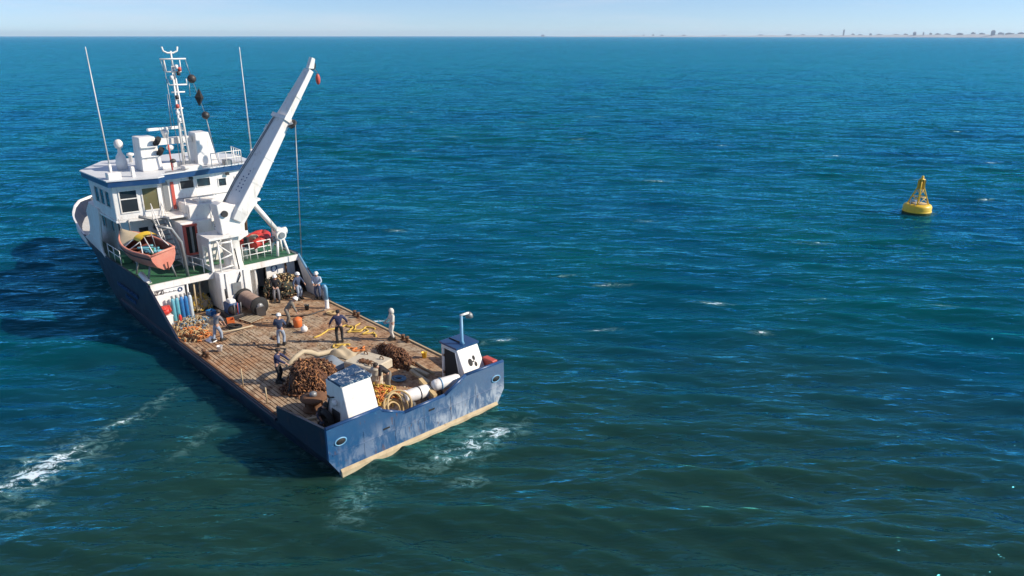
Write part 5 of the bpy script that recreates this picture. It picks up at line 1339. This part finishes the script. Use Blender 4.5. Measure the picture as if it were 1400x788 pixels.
def person(label, x, y, heading, top, legs, lean=0.0, twist=0.0, arms=None, crouch=0.0, stride=0.0, headgear='helmet', bare=False, nod=10.0, z=DK, scale=1.0, boots=None):
    """arms: ((elbow), (wrist)) for right and left in the upright chest frame"""
    root = empty('person'); on_ship(root, x, y, z, R(heading - 90)); root.scale = (scale * 1.10, scale * 1.10, scale * 1.03)
    tag(root, label, 'person')
    pz = 0.95 - crouch
    pel = Vector((0, -0.32 * crouch, pz))
    Rm = Matrix.Rotation(R(-lean), 3, 'X') @ Matrix.Rotation(R(twist), 3, 'Z')
    def up(p): return pel + Rm @ (Vector(p) - Vector((0, 0, 0.95)))
    spine, chest, neck = up((0, 0, 1.14)), up((0, 0.005, 1.36)), up((0, 0.01, 1.50))
    Rh = Rm @ Matrix.Rotation(R(-nod), 3, 'X')
    def hd(p): return neck + Rh @ Vector(p)
    arms = arms or (((0.27, -0.03, 1.14), (0.28, 0.10, 0.90)), ((-0.27, -0.03, 1.14), (-0.28, 0.10, 0.90)))
    sh = [up((0.185, 0, 1.43)), up((-0.185, 0, 1.43))]
    el = [up(a[0]) for a in arms]; wr = [up(a[1]) for a in arms]
    hip = [pel + Vector((0.095, 0, -0.03)), pel + Vector((-0.095, 0, -0.03))]
    kn, an, toe = [], [], []
    for i, s in enumerate((1, -1)):
        st = stride * s
        a_ = Vector((0.115 * s, st, 0.085)); an.append(a_); toe.append(a_ + Vector((0.02 * s, 0.17, -0.045)))
        mid = (hip[i] + a_) / 2
        d = (hip[i] - a_).length; l = 0.865
        k = math.sqrt(max(0.0, (l / 2) ** 2 - (d / 2) ** 2)) if d < l else 0.0
        kn.append(mid + Vector((0.03 * s, max(k, 0.02), 0)))
    # body
    nodes = [(pel, (0.12, 0.10)), (spine, (0.115, 0.095)), (chest, (0.14, 0.105)), (neck, 0.055), (hd((0, 0.02, 0.09)), (0.068, 0.075)), (hd((0, 0.015, 0.17)), (0.082, 0.10)), (hd((0, 0.0, 0.235)), (0.06, 0.075))]
    edges = [(0, 1), (1, 2), (2, 3), (3, 4), (4, 5), (5, 6)]
    nodes.append((hd((0, 0.118, 0.125)), 0.014)); edges.append((4, 7))      # nose
    for s in (1, -1): nodes.append((hd((0.085 * s, 0.005, 0.14)), 0.016)); edges.append((5, len(nodes) - 1))
    for i in range(2):
        b = len(nodes)
        fw_ = (wr[i] - el[i]).normalized()
        nodes += [(sh[i], 0.062), (el[i], 0.043), (wr[i], 0.028), (wr[i] + fw_ * 0.07, (0.036, 0.022))]
        edges += [(2, b), (b, b + 1), (b + 1, b + 2), (b + 2, b + 3)]
        # five fingers, slightly curled
        side = fw_.cross(Vector((0, 0, 1)))
        if side.length < 0.2: side = Vector((0, 1, 0))
        side.normalize(); cur = fw_.cross(side).normalized()
        for f, (o_, ln) in enumerate(((-0.03, 0.062), (-0.01, 0.075), (0.011, 0.07), (0.03, 0.055))):
            p1 = wr[i] + fw_ * 0.095 + side * o_; p2 = p1 + fw_ * ln * 0.6 + cur * 0.012; p3 = p2 + fw_ * ln * 0.4 + cur * 0.028
            k = len(nodes); nodes += [(p1, 0.0095), (p2, 0.0085), (p3, 0.007)]; edges += [(b + 3, k), (k, k + 1), (k + 1, k + 2)]
        p1 = wr[i] + fw_ * 0.05 + side * -0.042 + cur * 0.01; p2 = p1 + fw_ * 0.035 - side * 0.02 + cur * 0.02
        k = len(nodes); nodes += [(p1, 0.011), (p2, 0.009)]; edges += [(b + 3, k), (k, k + 1)]
    for i in range(2):
        b = len(nodes)
        nodes += [(hip[i], 0.085), (kn[i], 0.056), (an[i], 0.04), (toe[i], 0.034)]
        edges += [(0, b), (b, b + 1), (b + 1, b + 2), (b + 2, b + 3)]
    skin_mesh('body', nodes, edges, C_skin, root)
    # clothes follow the same joints
    n2 = [(pel + Vector((0, 0, -0.01)), (0.125, 0.115)), (up((0, 0, 1.04)), (0.13, 0.11))]; e2 = [(0, 1)]
    for i in range(2):
        b = len(n2); n2 += [(hip[i], 0.108), (kn[i], 0.078), (an[i] + Vector((0, 0, 0.03)), 0.066)]; e2 += [(0, b), (b, b + 1), (b + 1, b + 2)]
    skin_mesh('trousers', n2, e2, legs, root)
    n3 = [(up((0, 0, 0.90)), (0.15, 0.135)), (spine, (0.148, 0.128)), (chest, (0.172, 0.135)), (up((0, 0.005, 1.475)), 0.085)]; e3 = [(0, 1), (1, 2), (2, 3)]
    for i in range(2):
        b = len(n3); n3 += [(sh[i], 0.086), (el[i], 0.064)]; e3 += [(2, b), (b, b + 1)]
        if not bare: n3.append((wr[i] - (wr[i] - el[i]) * 0.06, 0.048)); e3.append((b + 1, b + 2))
    skin_mesh('jacket', n3, e3, top, root)
    for i in range(2):
        m_ = MB(); a_, t_ = an[i], toe[i]
        m_.loft([[(a_.x - 0.05, a_.y - 0.09, 0.002), (a_.x + 0.05, a_.y - 0.09, 0.002), (t_.x + 0.052, t_.y + 0.06, 0.002), (t_.x - 0.052, t_.y + 0.06, 0.002)], [(a_.x - 0.052, a_.y - 0.085, 0.07), (a_.x + 0.052, a_.y - 0.085, 0.07), (t_.x + 0.048, t_.y + 0.05, 0.06), (t_.x - 0.048, t_.y + 0.05, 0.06)], [(a_.x - 0.052, a_.y - 0.075, 0.2), (a_.x + 0.052, a_.y - 0.075, 0.2), (a_.x + 0.052, a_.y + 0.055, 0.2), (a_.x - 0.052, a_.y + 0.055, 0.2)]])
        m_.build('boot', boots or C_boot, root)
    Mh = Matrix.Translation(neck) @ Rh.to_4x4()
    if headgear == 'helmet':
        MB().lathe([(0.125, 0.175), (0.15, 0.172), (0.128, 0.19), (0.122, 0.235), (0.1, 0.285), (0.05, 0.315), (0.01, 0.32)], 16, M=Mh @ Matrix.Translation((0, 0.005, 0)) @ Matrix.Diagonal((0.92, 1.1, 1, 1))).build('helmet', C_helm, root)
    elif headgear == 'hood':
        MB().lathe([(0.10, 0.0), (0.125, 0.08), (0.13, 0.18), (0.10, 0.27), (0.04, 0.31), (0.01, 0.315)], 14, M=Mh @ Matrix.Translation((0, -0.025, 0))).build('hood', top, root)
    else:
        MB().lathe([(0.098, 0.12), (0.108, 0.19), (0.095, 0.25), (0.05, 0.285), (0.01, 0.29)], 14, M=Mh @ Matrix.Translation((0, -0.018, 0)) @ Matrix.Diagonal((0.95, 1.1, 1, 1))).build('cap' if headgear == 'cap' else 'hair', C_black if headgear == 'cap' else C_hair, root)
    m_ = MB()
    for s in (1, -1): m_.ball((0.035 * s, 0.105, 0.15), 0.012, 6, 4, M=Mh)
    m_.build('eyes', C_eye, root)
    MB().box((-0.028, 0.098, 0.072), (0.028, 0.112, 0.082), M=Mh).build('mouth', C_red, root)
    return root


A_out = (((0.36, 0.0, 1.20), (0.42, 0.12, 0.97)), ((-0.36, 0.0, 1.20), (-0.42, 0.12, 0.97)))
A_front = (((0.28, 0.06, 1.16), (0.12, 0.30, 1.08)), ((-0.28, 0.06, 1.16), (-0.10, 0.30, 1.06)))
A_reach = (((0.24, 0.26, 1.26), (0.20, 0.50, 1.16)), ((-0.24, 0.26, 1.26), (-0.18, 0.50, 1.12)))
A_down = (((0.24, 0.22, 1.20), (0.16, 0.42, 1.02)), ((-0.24, 0.22, 1.20), (-0.14, 0.42, 1.00)))
person('person in hooded white suit standing at the starboard deck edge', 8.36, -4.10, 75, C_white, C_white, arms=A_front, headgear='hood')
person('person in navy jacket and dark cap with arms held out', 10.04, -1.73, -25, C_navy, C_black, arms=A_out, headgear='cap', scale=1.04)
person('person in white helmet, dark top and pale jeans amid the deck', 11.8, 0.86, -40, C_dkblue, C_jeans, arms=A_front, stride=0.08, scale=1.02)
person('person in white helmet bending over the orange float', 14.25, -0.75, -110, C_olive, C_olive, lean=42, arms=A_reach, nod=0, scale=1.05)
person('person in white helmet, black top and grey trousers beside dark netting', 18.45, -2.2, 150, C_black, C_grey, arms=A_front)
person('person in white helmet and blue jeans standing by the starboard bulkhead', 17.95, -3.45, 200, C_dkblue, C_jeans, arms=A_out)
person('person in blue and white shirt and white helmet against the starboard bulwark', 17.2, -4.42, 130, C_check, C_dkblue, arms=A_front)
person('bare armed person in grey shirt carrying a pale pole to port', 14.78, 3.15, -75, C_grey, C_jeans, lean=18, bare=True, stride=0.17, arms=A_down, headgear='hair')
person('person in dark overalls gripping the beige canvas hose', 7.72, 3.05, -140, C_navy, C_black, lean=6, arms=A_reach, headgear='hair')
person('person crouching in the port stern corner with bare arms', 2.55, 3.6, 190, C_black, C_dkblue, lean=38, crouch=0.45, bare=True, arms=A_down, headgear='hair', nod=5)
person('person in black bending over the rope tangle at the stern', 3.15, -0.35, 60, C_black, C_olive, lean=50, bare=True, arms=A_reach, headgear='hair', nod=0, stride=0.08)

# ------------------------------------------------------------------ far coast on the horizon
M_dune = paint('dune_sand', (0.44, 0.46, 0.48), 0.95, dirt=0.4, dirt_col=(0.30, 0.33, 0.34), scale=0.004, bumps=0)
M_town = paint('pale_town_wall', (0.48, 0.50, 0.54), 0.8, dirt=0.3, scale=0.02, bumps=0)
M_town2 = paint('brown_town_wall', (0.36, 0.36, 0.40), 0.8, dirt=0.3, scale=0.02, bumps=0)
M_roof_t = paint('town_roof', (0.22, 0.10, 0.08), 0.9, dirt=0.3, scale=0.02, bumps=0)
def bear(px): return math.atan((px - 700.0) / 1057.8)
def coast_r(px): return float(np.interp(px, [700, 1400, 1900], [15500, 7600, 6400]))
def coast_p(px, off=0.0):
    a = bear(px); r = (coast_r(px) + off) / math.cos(a) * 0.9
    return Vector((r * math.sin(a), r * math.cos(a), 0))
ORD = 'first second third fourth fifth sixth seventh eighth ninth tenth eleventh twelfth thirteenth fourteenth fifteenth sixteenth seventeenth eighteenth nineteenth twentieth twenty-first twenty-second twenty-third twenty-fourth twenty-fifth twenty-sixth'.split()
cr = random.Random(4)
row_f, row_t, row_b = [], [], []
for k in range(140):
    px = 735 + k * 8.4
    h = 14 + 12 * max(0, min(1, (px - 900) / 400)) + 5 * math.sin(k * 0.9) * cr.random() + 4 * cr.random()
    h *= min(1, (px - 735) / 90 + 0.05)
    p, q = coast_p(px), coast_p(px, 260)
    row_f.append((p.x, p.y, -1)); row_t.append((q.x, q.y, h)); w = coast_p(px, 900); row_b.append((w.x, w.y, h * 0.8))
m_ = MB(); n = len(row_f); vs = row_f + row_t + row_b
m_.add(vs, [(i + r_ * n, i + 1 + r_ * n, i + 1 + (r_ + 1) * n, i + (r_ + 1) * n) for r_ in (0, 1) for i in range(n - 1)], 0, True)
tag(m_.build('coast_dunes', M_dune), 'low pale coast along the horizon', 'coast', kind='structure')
towers = {1153: (92, 18, 'tall slender tower rising above the far coast'), 1250: (58, 32, 'square tower block left of centre on the far right coast'), 1357: (68, 36, 'broad tower block at the right end of the coast'), 1262: (54, 14, 'slim spire beside the square tower block on the coast')}
cat_b = [(742, 16, 60, 0), (880, 16, 30, 0), (893, 22, 26, 1), (905, 15, 50, 0), (935, 14, 60, 1), (990, 15, 40, 0), (1040, 17, 70, 0), (1078, 22, 70, 0), (1098, 18, 50, 1), (1122, 20, 50, 0), (1138, 17, 40, 0), (1166, 24, 36, 1), (1176, 18, 50, 0), (1190, 26, 30, 1), (1202, 20, 60, 0), (1225, 19, 60, 0), (1238, 22, 44, 1), (1272, 30, 26, 1), (1282, 24, 50, 1), (1295, 22, 60, 0), (1312, 26, 60, 1), (1330, 32, 40, 1), (1342, 26, 50, 1), (1368, 30, 50, 0), (1380, 26, 70, 1), (1396, 28, 60, 1)]
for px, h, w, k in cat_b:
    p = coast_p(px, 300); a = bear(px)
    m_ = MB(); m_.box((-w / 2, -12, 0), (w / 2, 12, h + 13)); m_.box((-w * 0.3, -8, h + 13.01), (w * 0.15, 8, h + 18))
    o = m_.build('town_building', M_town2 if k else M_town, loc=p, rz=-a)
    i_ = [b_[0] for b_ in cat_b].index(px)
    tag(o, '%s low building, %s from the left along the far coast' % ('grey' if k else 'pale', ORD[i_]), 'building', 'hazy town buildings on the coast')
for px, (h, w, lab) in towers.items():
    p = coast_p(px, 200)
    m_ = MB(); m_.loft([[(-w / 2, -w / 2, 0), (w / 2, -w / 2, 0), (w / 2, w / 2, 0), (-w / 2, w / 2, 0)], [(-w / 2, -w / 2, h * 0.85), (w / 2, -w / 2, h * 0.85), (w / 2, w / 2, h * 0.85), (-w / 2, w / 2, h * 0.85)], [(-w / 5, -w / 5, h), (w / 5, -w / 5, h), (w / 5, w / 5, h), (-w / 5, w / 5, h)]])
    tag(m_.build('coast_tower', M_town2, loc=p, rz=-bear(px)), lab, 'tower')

# ------------------------------------------------------------------ haze over the sea
def build_haze():
    m = bpy.data.materials.new('haze_air'); m.use_nodes = True
    nt = m.node_tree; nt.nodes.clear()
    out = nt.nodes.new('ShaderNodeOutputMaterial'); v = nt.nodes.new('ShaderNodeVolumePrincipled')
    v.inputs['Color'].default_value = (0.78, 0.89, 1.0, 1); v.inputs['Density'].default_value = HAZE
    v.inputs['Anisotropy'].default_value = 0.2
    nt.links.new(v.outputs['Volume'], out.inputs['Volume'])
    o = MB().box((-27500, -27500, -3), (27500, 27500, 130)).build('haze', m)
    tag(o, 'thin pale sea haze in the air', 'haze', kind='stuff')
HAZE = 0.000038
build_haze()
